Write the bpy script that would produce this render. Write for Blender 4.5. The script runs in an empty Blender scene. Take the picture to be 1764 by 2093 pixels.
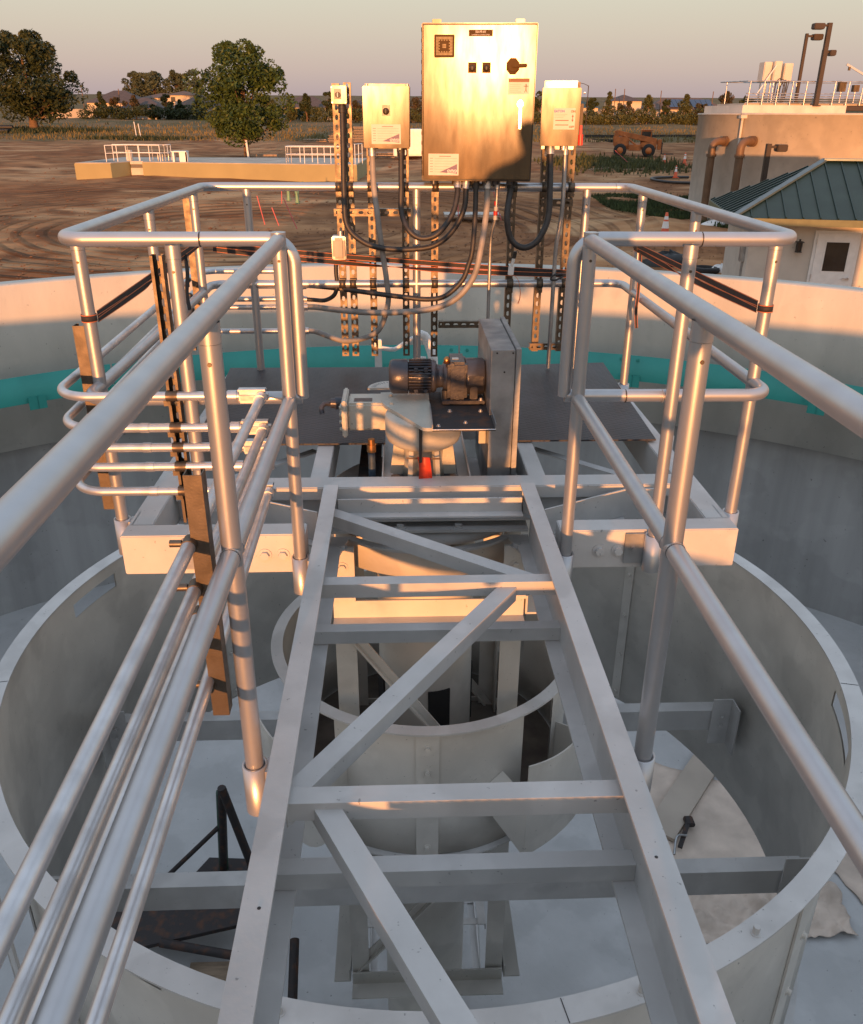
import bpy, bmesh, math, random
from mathutils import Vector, Matrix
random.seed(7)
PI=math.pi
S=bpy.context.scene
COL=S.collection
def rad(a): return math.radians(a)
# ---------------------------------------------------------------- camera
f_px=1704.65; pit,yaw,rol=rad(24.491),rad(2.2646),rad(.3022)
fw=Vector((math.sin(yaw)*math.cos(pit),math.cos(yaw)*math.cos(pit),-math.sin(pit)))
rt=Vector((math.cos(yaw),-math.sin(yaw),0)); up=rt.cross(fw)
rr=rt*math.cos(rol)+up*math.sin(rol); uu=-rt*math.sin(rol)+up*math.cos(rol)
cam=bpy.data.cameras.new('camera'); co=bpy.data.objects.new('camera',cam); COL.objects.link(co)
M=Matrix((rr,uu,-fw)).transposed().to_4x4(); M.translation=Vector((-.123,0,1.4248)); co.matrix_world=M
cam.sensor_fit='HORIZONTAL'; cam.sensor_width=36; cam.lens=f_px/1764*36; cam.shift_y=-(1046.5-1012.57)/1764
cam.clip_start=.05; cam.clip_end=3000
S.camera=co
# ---------------------------------------------------------------- sky, sun, exposure
SUN_EL=rad(1.9); SUN_AZ=rad(7.0)        # light travels towards +y, 7 degrees to the right
w=bpy.data.worlds.new('World'); S.world=w; w.use_nodes=True
nt=w.node_tree; bg=nt.nodes['Background']
sky=nt.nodes.new('ShaderNodeTexSky'); sky.sky_type='NISHITA'; sky.sun_disc=False
sky.sun_elevation=rad(3.0); sky.sun_rotation=PI+SUN_AZ; sky.air_density=1.3; sky.dust_density=2.2; sky.ozone_density=1.0
# dawn sky: Nishita blended with the pink anti-twilight band low down, clear blue above and the glow round the rising sun
def wn(t): return nt.nodes.new(t)
tcw=wn('ShaderNodeTexCoord'); sxw=wn('ShaderNodeSeparateXYZ'); nt.links.new(tcw.outputs['Generated'],sxw.inputs[0])
rp=wn('ShaderNodeValToRGB'); nt.links.new(sxw.outputs[2],rp.inputs[0]); cr=rp.color_ramp
SKYC=[(0,(.40,.315,.345)),(.02,(.46,.37,.375)),(.045,(.55,.445,.40)),(.08,(.60,.53,.445)),(.11,(.62,.59,.49)),(.25,(.66,.68,.67)),(.5,(.60,.70,.85)),(1,(.62,.72,.88))]
while len(cr.elements)<len(SKYC): cr.elements.new(.5)
for e,(p,c) in zip(cr.elements,SKYC): e.position=p; e.color=(*c,1)
dt=wn('ShaderNodeVectorMath'); dt.operation='DOT_PRODUCT'; nt.links.new(tcw.outputs['Generated'],dt.inputs[0]); dt.inputs[1].default_value=(-math.sin(SUN_AZ),-math.cos(SUN_AZ),.05)
g1=wn('ShaderNodeMapRange'); g1.interpolation_type='SMOOTHSTEP'; g1.inputs[1].default_value=.55; g1.inputs[2].default_value=1.0; nt.links.new(dt.outputs['Value'],g1.inputs[0])
g2=wn('ShaderNodeMapRange'); g2.interpolation_type='SMOOTHSTEP'; g2.inputs[1].default_value=.38; g2.inputs[2].default_value=0.0; nt.links.new(sxw.outputs[2],g2.inputs[0])
gm=wn('ShaderNodeMath'); gm.operation='MULTIPLY'; nt.links.new(g1.outputs[0],gm.inputs[0]); nt.links.new(g2.outputs[0],gm.inputs[1])
gx=wn('ShaderNodeMix'); gx.data_type='RGBA'; nt.links.new(gm.outputs[0],gx.inputs[0]); nt.links.new(rp.outputs[0],gx.inputs[6]); gx.inputs[7].default_value=(1.15,.74,.44,1)
ns=wn('ShaderNodeVectorMath'); ns.operation='SCALE'; ns.inputs[3].default_value=.13; nt.links.new(sky.outputs[0],ns.inputs[0])
mx_=wn('ShaderNodeMix'); mx_.data_type='RGBA'; mx_.inputs[0].default_value=.85; nt.links.new(ns.outputs[0],mx_.inputs[6]); nt.links.new(gx.outputs[2],mx_.inputs[7])
nt.links.new(mx_.outputs[2],bg.inputs[0]); bg.inputs[1].default_value=.90
sl=bpy.data.lights.new('sun','SUN'); sl.energy=5.0; sl.angle=rad(.55); sl.color=(1,.40,.13)
so=bpy.data.objects.new('sun',sl); COL.objects.link(so)
d=Vector((math.sin(SUN_AZ)*math.cos(SUN_EL),math.cos(SUN_AZ)*math.cos(SUN_EL),-math.sin(SUN_EL)))
so.rotation_euler=d.to_track_quat('-Z','Y').to_euler(); so.location=(-3,-20,8)
S.view_settings.view_transform='Standard'; S.view_settings.look='None'; S.view_settings.exposure=.43; S.view_settings.gamma=1
S.render.engine='CYCLES'
try: S.cycles.max_bounces=8; S.cycles.diffuse_bounces=4; S.cycles.sample_clamp_indirect=6
except Exception: pass
# ---------------------------------------------------------------- materials
def lin(c):
    return tuple(((v/255)/12.92 if v/255<=.04045 else ((v/255+.055)/1.055)**2.4) for v in c)
MATS={}
def mat(name,col,rough=.6,metal=0,var=.12,scale=6,bump=0,bscale=60,col2=None,stretch=(1,1,1),spec=.5,aniso=0,emit=None,detail=5,rvar=0,lo=.35,hi=.65):
    m=bpy.data.materials.new(name); m.use_nodes=True; n=m.node_tree.nodes; L=m.node_tree.links
    b=n['Principled BSDF']; b.inputs['Roughness'].default_value=rough; b.inputs['Metallic'].default_value=metal
    b.inputs['Specular IOR Level'].default_value=spec
    c1=col if max(col)<=1 else lin(col)
    if col2 is None: c2=tuple(min(1,v*(1-var)) for v in c1); c1=tuple(min(1,v*(1+var*.6)) for v in c1)
    else: c2=col2 if max(col2)<=1 else lin(col2)
    tc=n.new('ShaderNodeTexCoord'); mp=n.new('ShaderNodeMapping'); mp.inputs['Scale'].default_value=stretch
    L.new(tc.outputs['Object'],mp.inputs[0])
    no=n.new('ShaderNodeTexNoise'); no.inputs['Scale'].default_value=scale; no.inputs['Detail'].default_value=detail
    L.new(mp.outputs[0],no.inputs[0])
    mr=n.new('ShaderNodeMapRange'); mr.inputs[1].default_value=lo; mr.inputs[2].default_value=hi
    L.new(no.outputs[0],mr.inputs[0])
    mx=n.new('ShaderNodeMix'); mx.data_type='RGBA'; mx.inputs[6].default_value=(*c1,1); mx.inputs[7].default_value=(*c2,1)
    L.new(mr.outputs[0],mx.inputs[0]); L.new(mx.outputs[2],b.inputs['Base Color'])
    if rvar:
        r2=n.new('ShaderNodeMapRange'); r2.inputs[1].default_value=.3; r2.inputs[2].default_value=.7
        r2.inputs[3].default_value=max(.05,rough-rvar); r2.inputs[4].default_value=min(1,rough+rvar)
        L.new(no.outputs[0],r2.inputs[0]); L.new(r2.outputs[0],b.inputs['Roughness'])
    if bump:
        nb=n.new('ShaderNodeTexNoise'); nb.inputs['Scale'].default_value=bscale; nb.inputs['Detail'].default_value=4
        L.new(mp.outputs[0],nb.inputs[0])
        bp=n.new('ShaderNodeBump'); bp.inputs['Strength'].default_value=bump; bp.inputs['Distance'].default_value=.01
        L.new(nb.outputs[0],bp.inputs['Height']); L.new(bp.outputs[0],b.inputs['Normal'])
    if emit: b.inputs['Emission Color'].default_value=(*emit[0],1); b.inputs['Emission Strength'].default_value=emit[1]
    if aniso: b.inputs['Anisotropic'].default_value=aniso
    MATS[name]=m; return m
alu=mat('aluminium rail',(.47,.47,.48),.38,.75,.05,14,.03,1500,rvar=.03)
galv=mat('galvanised conduit',(.56,.56,.57),.40,.8,.16,14,.02,120,rvar=.08)
galvd=mat('dull galvanised sheet',(.40,.41,.42),.42,.8,.4,5,.06,60,rvar=.12)
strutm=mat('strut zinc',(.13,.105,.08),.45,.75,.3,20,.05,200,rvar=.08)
paint=mat('grey paint',(.51,.50,.485),.5,0,.10,5,.05,70)
paint2=mat('beige grey paint',(.58,.55,.50),.5,0,.12,3,.05,60)
wellm=mat('shaded well floor',(.16,.14,.12),.8,0,.35,5)  # dim light inside the well put into the floor colour
paintd=mat('drive paint',(.46,.44,.38),.38,0,.1,6,.2,60)
def brushed(name,base,hot,br,hr,sc=7,vr=.3):
    # worn stainless: a broad dull lobe with smudges plus a narrow polished one
    m=mat(name,base,br,.55,vr,sc,.05,160,stretch=(1,1,.35),rvar=.08); n=m.node_tree.nodes; L=m.node_tree.links; b=n['Principled BSDF']; out=n['Material Output']
    g=n.new('ShaderNodeBsdfGlossy'); g.inputs['Roughness'].default_value=hr; g.distribution='BECKMANN'
    tc=n.new('ShaderNodeTexCoord'); mp=n.new('ShaderNodeMapping'); mp.inputs['Scale'].default_value=(6,6,1.6); L.new(tc.outputs['Object'],mp.inputs[0])
    t=n.new('ShaderNodeTexNoise'); t.inputs['Scale'].default_value=4; t.inputs['Detail'].default_value=6; L.new(mp.outputs[0],t.inputs[0])
    r=n.new('ShaderNodeMapRange'); r.inputs[1].default_value=.3; r.inputs[2].default_value=.75; r.inputs[3].default_value=hot*.7; r.inputs[4].default_value=hot*1.5; L.new(t.outputs[0],r.inputs[0])
    cb=n.new('ShaderNodeCombineColor'); [L.new(r.outputs[0],cb.inputs[k]) for k in range(3)]; L.new(cb.outputs[0],g.inputs['Color'])
    w2=n.new('ShaderNodeTexNoise'); w2.inputs['Scale'].default_value=2.5; L.new(tc.outputs['Object'],w2.inputs[0]); bu_=n.new('ShaderNodeBump'); bu_.inputs['Strength'].default_value=.07; bu_.inputs['Distance'].default_value=.004; L.new(w2.outputs[0],bu_.inputs['Height']); L.new(bu_.outputs[0],g.inputs['Normal'])
    a=n.new('ShaderNodeAddShader'); L.new(b.outputs[0],a.inputs[0]); L.new(g.outputs[0],a.inputs[1]); L.new(a.outputs[0],out.inputs[0]); return m
steel=brushed('brushed stainless',(.10,.068,.034),.012,.60,.17)
steel2=brushed('worn stainless',(.105,.076,.045),.008,.55,.165,9,.4)
conc=mat('tank concrete',(.47,.45,.40),.85,0,.12,1.1,.3,14,stretch=(1.6,1.6,.5),detail=8)
conc2=mat('bare wall concrete',(.35,.345,.335),.9,0,.16,1.5,.3,10,stretch=(2,2,.16),detail=8)
floorm=mat('tank floor concrete',(.43,.43,.425),.9,0,.08,2.2,.5,16,detail=10)
teal=mat('teal fibreglass',(.025,.27,.235),.5,0,.12,2,.05,20)
dark=mat('checker plate',(.027,.026,.033),.5,0,.3,6,0)
black=mat('black rubber',(.03,.027,.026),.5,0,.3,30,.05,300)
greyflex=mat('grey flexible conduit',(.26,.24,.22),.55,0,.25,12,.05,200)
motorm=mat('motor grey paint',(.05,.051,.062),.33,.2,.25,9,.1,60)
plated=mat('dark matt plate',(.10,.06,.025),.9,0,.1,20,spec=.05)
holes=mat('grille holes brass',(.5,.38,.2),.8)
tagred=mat('red tag',(.62,.05,.015),.45,0,.35,18,.1,30)
white=mat('white paint',(.75,.74,.72),.5,0,.06,6)
plast=mat('clear plastic lid',(.34,.30,.26),.45,0,.2,8)
labelm=mat('label white',(.50,.47,.42),.45,0,.05,20)
purple=mat('label purple',(.07,.03,.13),.45)
txtd=mat('dark lettering',(.05,.05,.06),.5)
txtw=mat('white lettering',(.75,.72,.68),.5)
txtr=mat('red lettering',(.55,.03,.02),.5)
txtb=mat('blue lettering',(.03,.10,.38),.5)
strapb=mat('strap black',(.022,.018,.018),.7,0,.2,40); strapo=mat('strap orange',(.55,.16,.06),.7)
brass=mat('brass',(.45,.22,.08),.35,.9,.3,30); bluep=mat('blue pipe',(.05,.08,.12),.5,.2,.3,20)
soil=mat('dark dirt',(.20,.10,.048),.95,0,.4,.7)
wood=mat('old wood',(.30,.22,.15),.8,0,.3,5,.2,30,stretch=(1,6,1))
plankm=mat('pale plank',(.40,.34,.28),.85,0,.12,2)
cloth=mat('drop cloth',(.56,.46,.38),.9,0,.2,3,.6,5,detail=8)
rust=mat('rusty black steel',(.035,.03,.03),.7,.3,.5,14,.4,30,col2=(.10,.045,.025),lo=.5,hi=.72)
grn=mat('green steel',(.02,.06,.035),.6,0,.3,10)
leafA=mat('leaf dark green',(.040,.050,.015),.6,0,0,2.2,0,col2=(.022,.034,.012),spec=.3)
leafG=mat('leaf mid green',(.060,.095,.018),.55,0,0,2.2,0,col2=(.030,.052,.012),spec=.3)
leafB=mat('leaf olive',(.085,.090,.028),.6,0,0,1.5,0,col2=(.035,.045,.018),spec=.3)
leafC=mat('leaf bronze',(.085,.055,.030),.6,0,0,1.0,0,col2=(.03,.035,.015),spec=.3)
leafF=mat('leaf far green',(.08,.095,.055),.7,0,0,.5,0,col2=(.045,.06,.04),spec=.2)
blossom=mat('pale blossom leaf',(.35,.30,.24),.7,0,.2,2)
bark=mat('bark',(.16,.10,.06),.9,0,.3,6,.3,20)
grassm=mat('meadow grass',(.10,.09,.036),.9,0,0,.09,0,col2=(.20,.15,.07),detail=7,spec=.1)
stucco=mat('tan stucco',(.55,.50,.44),.85,0,.08,2,.2,30)
olivew=mat('olive coating',(.30,.26,.13),.7,0,.08,.6)
slabc=mat('concrete slab',(.42,.37,.31),.9,0,.2,.8,.2,8)
roofg=mat('green metal roof',(.014,.034,.031),.5,.1,.15,2)
roofgt=mat('roof trim',(.10,.14,.15),.4,.3)
fascia=mat('olive fascia',(.12,.13,.07),.6)
bronze=mat('bronze lamp paint',(.045,.032,.025),.5,.3)
pipeb=mat('brown ductile pipe',(.13,.075,.04),.55,0,.2,3)
yellow=mat('telehandler paint',(.40,.125,.03),.55,0,.3,2)
tyre=mat('tyre rubber',(.02,.02,.02),.85,0,.3,20)
glassd=mat('dark glass',(.03,.03,.028),.08,0,.2,4)
roofh=mat('house roof tile',(.075,.058,.055),.85,0,.2,2)
roofh2=mat('house roof brown',(.11,.075,.06),.85,0,.2,2)
housew=mat('house wall cream',(.55,.46,.36),.85)
solar=mat('solar panel',(.012,.02,.06),.2)
orange=mat('cone orange',(.65,.10,.03),.55); pinkm=mat('pink stake',(.55,.12,.12),.6)
greenp=mat('green pvc',(.16,.30,.19),.5); pvcw=mat('white pvc',(.70,.72,.74),.4)
skin=mat('skin',(.45,.28,.2),.5); vest=mat('work shirt',(.10,.12,.2),.85); trous=mat('work trousers',(.06,.07,.1),.9)
fencem=mat('block wall',(.38,.33,.27),.9); tarp=mat('black tarp',(.012,.012,.012),.5)

def grime(m,amt=.10,patch=1.4,speck=55):
    n=m.node_tree.nodes; L=m.node_tree.links; b=n['Principled BSDF']; src=b.inputs['Base Color'].links[0].from_socket
    tc=n.new('ShaderNodeTexCoord')
    for sc,lo,hi,k in ((patch,.52,.545,1-amt),(patch*2.7,.56,.60,1+amt*.6),(speck,.70,.73,.55)):
        t=n.new('ShaderNodeTexNoise'); t.inputs['Scale'].default_value=sc; t.inputs['Detail'].default_value=5; L.new(tc.outputs['Object'],t.inputs[0])
        r=n.new('ShaderNodeMapRange'); r.inputs[1].default_value=lo; r.inputs[2].default_value=hi; r.inputs[3].default_value=1; r.inputs[4].default_value=k; L.new(t.outputs[0],r.inputs[0])
        v=n.new('ShaderNodeVectorMath'); v.operation='SCALE'; L.new(src,v.inputs[0]); L.new(r.outputs[0],v.inputs[3]); src=v.outputs[0]
    L.new(src,b.inputs['Base Color'])
for m_ in (paint,paint2,paintd): grime(m_)
grime(conc,.07,.8,30); grime(floorm,.06,1.1,26); grime(stucco,.05,.5,8); grime(conc2,.10,.6,20)
def ground_mat():
    m=bpy.data.materials.new('site dirt'); m.use_nodes=True; n=m.node_tree.nodes; L=m.node_tree.links; b=n['Principled BSDF']
    b.inputs['Roughness'].default_value=.95; b.inputs['Specular IOR Level'].default_value=.15
    tc=n.new('ShaderNodeTexCoord')
    def noise(sc,st=(1,1,1),det=6,dist=0,rot=0):
        mp=n.new('ShaderNodeMapping'); mp.inputs['Scale'].default_value=st; mp.inputs['Rotation'].default_value=(0,0,rot)
        L.new(tc.outputs['Object'],mp.inputs[0]); t=n.new('ShaderNodeTexNoise'); t.inputs['Scale'].default_value=sc
        t.inputs['Detail'].default_value=det; t.inputs['Distortion'].default_value=dist; L.new(mp.outputs[0],t.inputs[0]); return t.outputs[0]
    def mr(v,a,b_,c=0,d_=1):
        r=n.new('ShaderNodeMapRange'); r.inputs[1].default_value=a; r.inputs[2].default_value=b_; r.inputs[3].default_value=c; r.inputs[4].default_value=d_
        L.new(v,r.inputs[0]); return r.outputs[0]
    def mix(fac,a,b_):
        x=n.new('ShaderNodeMix'); x.data_type='RGBA'; L.new(fac,x.inputs[0])
        for i,v in ((6,a),(7,b_)):
            if isinstance(v,tuple): x.inputs[i].default_value=(*v,1)
            else: L.new(v,x.inputs[i])
        return x.outputs[2]
    A=mix(mr(noise(.11,dist=.8),.40,.62),(.225,.095,.038),(.41,.215,.10))
    A=mix(mr(noise(.55,det=8),.45,.75),A,(.115,.046,.018))
    def ringmask():
        ln=n.new('ShaderNodeVectorMath'); ln.operation='LENGTH'; L.new(mp.outputs[0],ln.inputs[0]); a=mr(ln.outputs['Value'],26,13); b2=mr(ln.outputs['Value'],3.5,6)
        q=n.new('ShaderNodeMath'); q.operation='MULTIPLY'; L.new(a,q.inputs[0]); L.new(b2,q.inputs[1]); q2=n.new('ShaderNodeMath'); q2.operation='MULTIPLY'; L.new(q.outputs[0],q2.inputs[0]); L.new(mr(noise(.13,det=4),.38,.58),q2.inputs[1]); return q2.outputs[0]
    # wheel tracks: rings swept round the basin and long streaks
    mp=n.new('ShaderNodeMapping'); mp.inputs['Location'].default_value=(7,-38,0); L.new(tc.outputs['Object'],mp.inputs[0])
    wv=n.new('ShaderNodeTexWave'); wv.wave_type='RINGS'; wv.rings_direction='Z'; wv.inputs['Scale'].default_value=.34
    wv.inputs['Distortion'].default_value=3.5; wv.inputs['Detail'].default_value=3; wv.inputs['Detail Scale'].default_value=.5
    L.new(mp.outputs[0],wv.inputs[0])
    mulm=n.new('ShaderNodeMath'); mulm.operation='MULTIPLY'; L.new(mr(wv.outputs[1],.55,.95,0,.75),mulm.inputs[0]); L.new(ringmask(),mulm.inputs[1])
    A=mix(mulm.outputs[0],A,(.075,.03,.013))
    A=mix(mr(noise(.5,(.6,1,1),9,.5,.35),.54,.66,0,.6),A,(.15,.06,.024)); A=mix(mr(noise(.22,(.7,1,1),9,.6,-.3),.55,.66,0,.7),A,(.50,.31,.165))
    # meadow beyond about 107 m and a weedy strip
    sx=n.new('ShaderNodeSeparateXYZ'); L.new(tc.outputs['Object'],sx.inputs[0])
    ad=n.new('ShaderNodeMath'); ad.operation='ADD'; L.new(sx.outputs[1],ad.inputs[0]); L.new(mr(noise(.06,det=6),.3,.7,-16,16),ad.inputs[1])
    G=mix(mr(noise(.12,(1,.5,1),7),.4,.62),(.105,.085,.038),(.20,.125,.062))
    A=mix(mr(ad.outputs[0],104,114),A,G)
    L.new(A,b.inputs['Base Color'])
    bp=n.new('ShaderNodeBump'); bp.inputs['Strength'].default_value=.9; bp.inputs['Distance'].default_value=.35
    s2=n.new('ShaderNodeMath'); s2.operation='ADD'; L.new(noise(.9,(.5,1,1),8,.6),s2.inputs[0]); L.new(mulm.outputs[0],s2.inputs[1])
    L.new(s2.outputs[0],bp.inputs['Height']); L.new(bp.outputs[0],b.inputs['Normal'])
    return m
def checker_mat():
    m=dark; n=m.node_tree.nodes; L=m.node_tree.links; b=n['Principled BSDF']; tc=n.new('ShaderNodeTexCoord')
    outs=[]
    for r in (PI/4,-PI/4):
        mp=n.new('ShaderNodeMapping'); mp.inputs['Rotation'].default_value=(0,0,r); mp.inputs['Scale'].default_value=(22,55,1); L.new(tc.outputs['Object'],mp.inputs[0])
        v=n.new('ShaderNodeTexVoronoi'); v.inputs['Scale'].default_value=1; v.inputs['Randomness'].default_value=0; L.new(mp.outputs[0],v.inputs[0])
        r_=n.new('ShaderNodeMapRange'); r_.inputs[1].default_value=.22; r_.inputs[2].default_value=.36; r_.inputs[3].default_value=1; r_.inputs[4].default_value=0
        L.new(v.outputs[0],r_.inputs[0]); outs.append(r_.outputs[0])
    a=n.new('ShaderNodeMath'); a.operation='MAXIMUM'; L.new(outs[0],a.inputs[0]); L.new(outs[1],a.inputs[1])
    bp=n.new('ShaderNodeBump'); bp.inputs['Strength'].default_value=.8; bp.inputs['Distance'].default_value=.004
    L.new(a.outputs[0],bp.inputs['Height']); L.new(bp.outputs[0],b.inputs['Normal'])
checker_mat()
GM=ground_mat()
# ---------------------------------------------------------------- mesh helpers
class MB:
    def __init__(s): s.v=[]; s.f=[]; s.sm=[]
    def add(s,vs,fs,smooth=False):
        k=len(s.v); s.v+= [tuple(v) for v in vs]; s.f+=[tuple(k+i for i in f) for f in fs]; s.sm+=[smooth]*len(fs); return s
    def box(s,x0,x1,y0,y1,z0,z1,M=None,c=0):
        if c:  # chamfer all edges
            bm=bmesh.new(); bmesh.ops.create_cube(bm,size=1)
            for v in bm.verts: v.co=Vector(((x0+x1)/2+v.co.x*(x1-x0),(y0+y1)/2+v.co.y*(y1-y0),(z0+z1)/2+v.co.z*(z1-z0)))
            bmesh.ops.bevel(bm,geom=bm.edges[:],offset=c,segments=2,affect='EDGES')
            bm.verts.index_update(); vs=[v.co.copy() for v in bm.verts]; fs=[[v.index for v in f.verts] for f in bm.faces]; bm.free()
        else:
            vs=[Vector(p) for p in ((x0,y0,z0),(x1,y0,z0),(x1,y1,z0),(x0,y1,z0),(x0,y0,z1),(x1,y0,z1),(x1,y1,z1),(x0,y1,z1))]
            fs=[(3,2,1,0),(4,5,6,7),(0,1,5,4),(1,2,6,5),(2,3,7,6),(3,0,4,7)]
        if M: vs=[M@v for v in vs]
        return s.add(vs,fs)
    def bar(s,p,q,w_,h,upv=(0,0,1),c=0):   # square section member from p to q
        p,q=Vector(p),Vector(q); d=(q-p); l=d.length; d.normalize(); u=Vector(upv); x=d.cross(u).normalized(); u=x.cross(d)
        R=Matrix((x,d,u)).transposed().to_4x4(); R.translation=p
        return s.box(-w_/2,w_/2,0,l,-h/2,h/2,R,c)
    def prof(s,p,q,pts,a,b):   # extrude a 2-D outline (in directions a, b) from p to q
        p,q,a,b=map(Vector,(p,q,a,b)); a=a.normalized(); b=b.normalized(); n=len(pts)
        vs=[e+a*x+b*y for e in (p,q) for x,y in pts]
        return s.add(vs,[tuple(range(n))[::-1],tuple(range(n,2*n))]+[(i,(i+1)%n,n+(i+1)%n,n+i) for i in range(n)])
    def ang(s,p,q,w_,t,a,b): return s.prof(p,q,[(0,0),(w_,0),(w_,t),(t,t),(t,w_),(0,w_)],a,b)
    def chan(s,p,q,w_,h,t,a,b):  # web along b (height h), flanges along a
        return s.prof(p,q,[(0,0),(w_,0),(w_,t),(t,t),(t,h-t),(w_,h-t),(w_,h),(0,h)],a,b)
    def tube(s,pts,r,n=14,closed=False,caps=True,rf=None):
        pts=[Vector(p) for p in pts]; N=len(pts); vs=[]; fs=[]
        T=[]
        for i in range(N):
            a=pts[(i-1)%N] if (closed or i>0) else pts[i]; b=pts[(i+1)%N] if (closed or i<N-1) else pts[i]
            T.append((b-a).normalized())
        ref=Vector((0,0,1)) if abs(T[0].z)<.9 else Vector((1,0,0))
        nx=T[0].cross(ref).normalized()
        for i in range(N):
            nx=(nx-T[i]*nx.dot(T[i])).normalized(); ny=T[i].cross(nx)
            rad_=r if rf is None else rf(i)
            sc=1
            if 0<i<N-1 or closed:
                a=(pts[i]-pts[i-1]).normalized(); b=(pts[(i+1)%N]-pts[i]).normalized(); cs=a.dot(b)
            for k in range(n):
                t=2*PI*k/n; vs.append(pts[i]+(nx*math.cos(t)+ny*math.sin(t))*rad_*sc)
        m_=N if closed else N-1
        for i in range(m_):
            for k in range(n):
                a=i*n+k; b=i*n+(k+1)%n; c=((i+1)%N)*n+(k+1)%n; d_=((i+1)%N)*n+k; fs.append((a,b,c,d_))
        s.add(vs,fs,True)
        if caps and not closed: s.add(vs[:n],[tuple(range(n))[::-1]]); s.add(vs[-n:],[tuple(range(n))])
        return s
    def cyl(s,p,q,r,n=20,r2=None,caps=True):
        r2=r if r2 is None else r2
        return s.tube([p,q],r,n,caps=caps,rf=lambda i:(r,r2)[i])
    def lathe(s,prof,c=(0,0,0),n=64,a0=0,a1=2*PI,ax='z',smooth=True):
        full=abs(a1-a0-2*PI)<1e-6; m_=n if full else n+1; vs=[];fs=[]
        for i in range(m_):
            t=a0+(a1-a0)*i/n
            for r,z in prof:
                p=(r*math.sin(t),r*math.cos(t),z)
                if ax=='x': p=(z,p[0],p[1])
                if ax=='y': p=(p[0],z,p[1])
                vs.append((c[0]+p[0],c[1]+p[1],c[2]+p[2]))
        k=len(prof)
        for i in range(n):
            j=(i+1)%m_
            for q in range(k-1): fs.append((i*k+q,i*k+q+1,j*k+q+1,j*k+q))
        return s.add(vs,fs,smooth)
    def poly(s,pts,z0,z1,M=None):   # extruded outline in xy
        n=len(pts); vs=[Vector((x,y,z0)) for x,y in pts]+[Vector((x,y,z1)) for x,y in pts]
        if M: vs=[M@v for v in vs]
        return s.add(vs,[tuple(range(n))[::-1],tuple(range(n,2*n))]+[(i,(i+1)%n,n+(i+1)%n,n+i) for i in range(n)])
    def hexb(s,p,d,r=.012,h=.01):   # bolt head with washer
        p=Vector(p); d=Vector(d).normalized()
        s.tube([p,p+d*.003],r*1.5,14); s.tube([p+d*.003,p+d*(.003+h)],r,6); return s
    def mesh(s,name,off):
        me=bpy.data.meshes.new(name); o=Vector(off)
        me.from_pydata([tuple(Vector(v)-o) for v in s.v],[],s.f); me.polygons.foreach_set('use_smooth',s.sm); me.update()
        bm=bmesh.new(); bm.from_mesh(me); bmesh.ops.recalc_face_normals(bm,faces=bm.faces[:]); bm.to_mesh(me); bm.free()
        return me
    def build(s,name,m,parent=None,bev=0,smooth_angle=False):
        off=wloc(parent) if parent else Vector((0,0,0))
        me=s.mesh(name,off); o=bpy.data.objects.new(name,me); COL.objects.link(o)
        me.materials.append(m)
        if parent: o.parent=parent
        WL[o.name]=off
        if bev:
            b=o.modifiers.new('bevel','BEVEL'); b.width=bev; b.segments=2; b.limit_method='ANGLE'; b.angle_limit=rad(40)
        return o
WL={}
def wloc(o): return WL.get(o.name,Vector((0,0,0)))
def tag(o,label,cat,group=None,kind=None):
    if label: o['label']=label
    if cat: o['category']=cat
    if group: o['group']=group
    if kind: o['kind']=kind
    return o
def thing(name,label,cat,loc=(0,0,0),group=None):
    o=bpy.data.objects.new(name,None); COL.objects.link(o); o.empty_display_size=.2
    o.location=loc; WL[o.name]=Vector(loc); return tag(o,label,cat,group)
def copy_tree(o,parent=None):
    c=o.copy(); COL.objects.link(c); c.parent=parent
    for ch in [x for x in bpy.data.objects if x.parent==o]: copy_tree(ch,c)
    return c
def fillet(pts,r,seg=8,closed=False):
    pts=[Vector(p) for p in pts]; out=[]; N=len(pts)
    for i in range(N):
        if not closed and i in (0,N-1): out.append(pts[i]); continue
        a,b,c=pts[i-1],pts[i],pts[(i+1)%N]; u=(a-b).normalized(); v=(c-b).normalized(); ang=u.angle(v)
        if ang>3.1: out.append(b); continue
        t=min(r/math.tan(ang/2),(a-b).length*.49,(c-b).length*.49); R=t*math.tan(ang/2); ce=b+(u+v).normalized()*(R/math.sin(ang/2))
        p0=b+u*t-ce; p1=b+v*t-ce; tot=p0.angle(p1); ax=p0.cross(p1).normalized()
        for k in range(seg+1): out.append(ce+Matrix.Rotation(tot*k/seg,3,ax)@p0)
    return out
def catmull(P,step=.03):
    P=[Vector(p) for p in P]; P=[P[0]*2-P[1]]+P+[P[-1]*2-P[-2]]; out=[]
    for i in range(1,len(P)-2):
        a,b,c,d_=P[i-1:i+3]; n=max(2,int((c-b).length/step))
        for k in range(n):
            t=k/n; out.append(.5*((2*b)+(c-a)*t+(2*a-5*b+4*c-d_)*t*t+(3*b-a-3*c+d_)*t**3))
    out.append(P[-2]); return out
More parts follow.
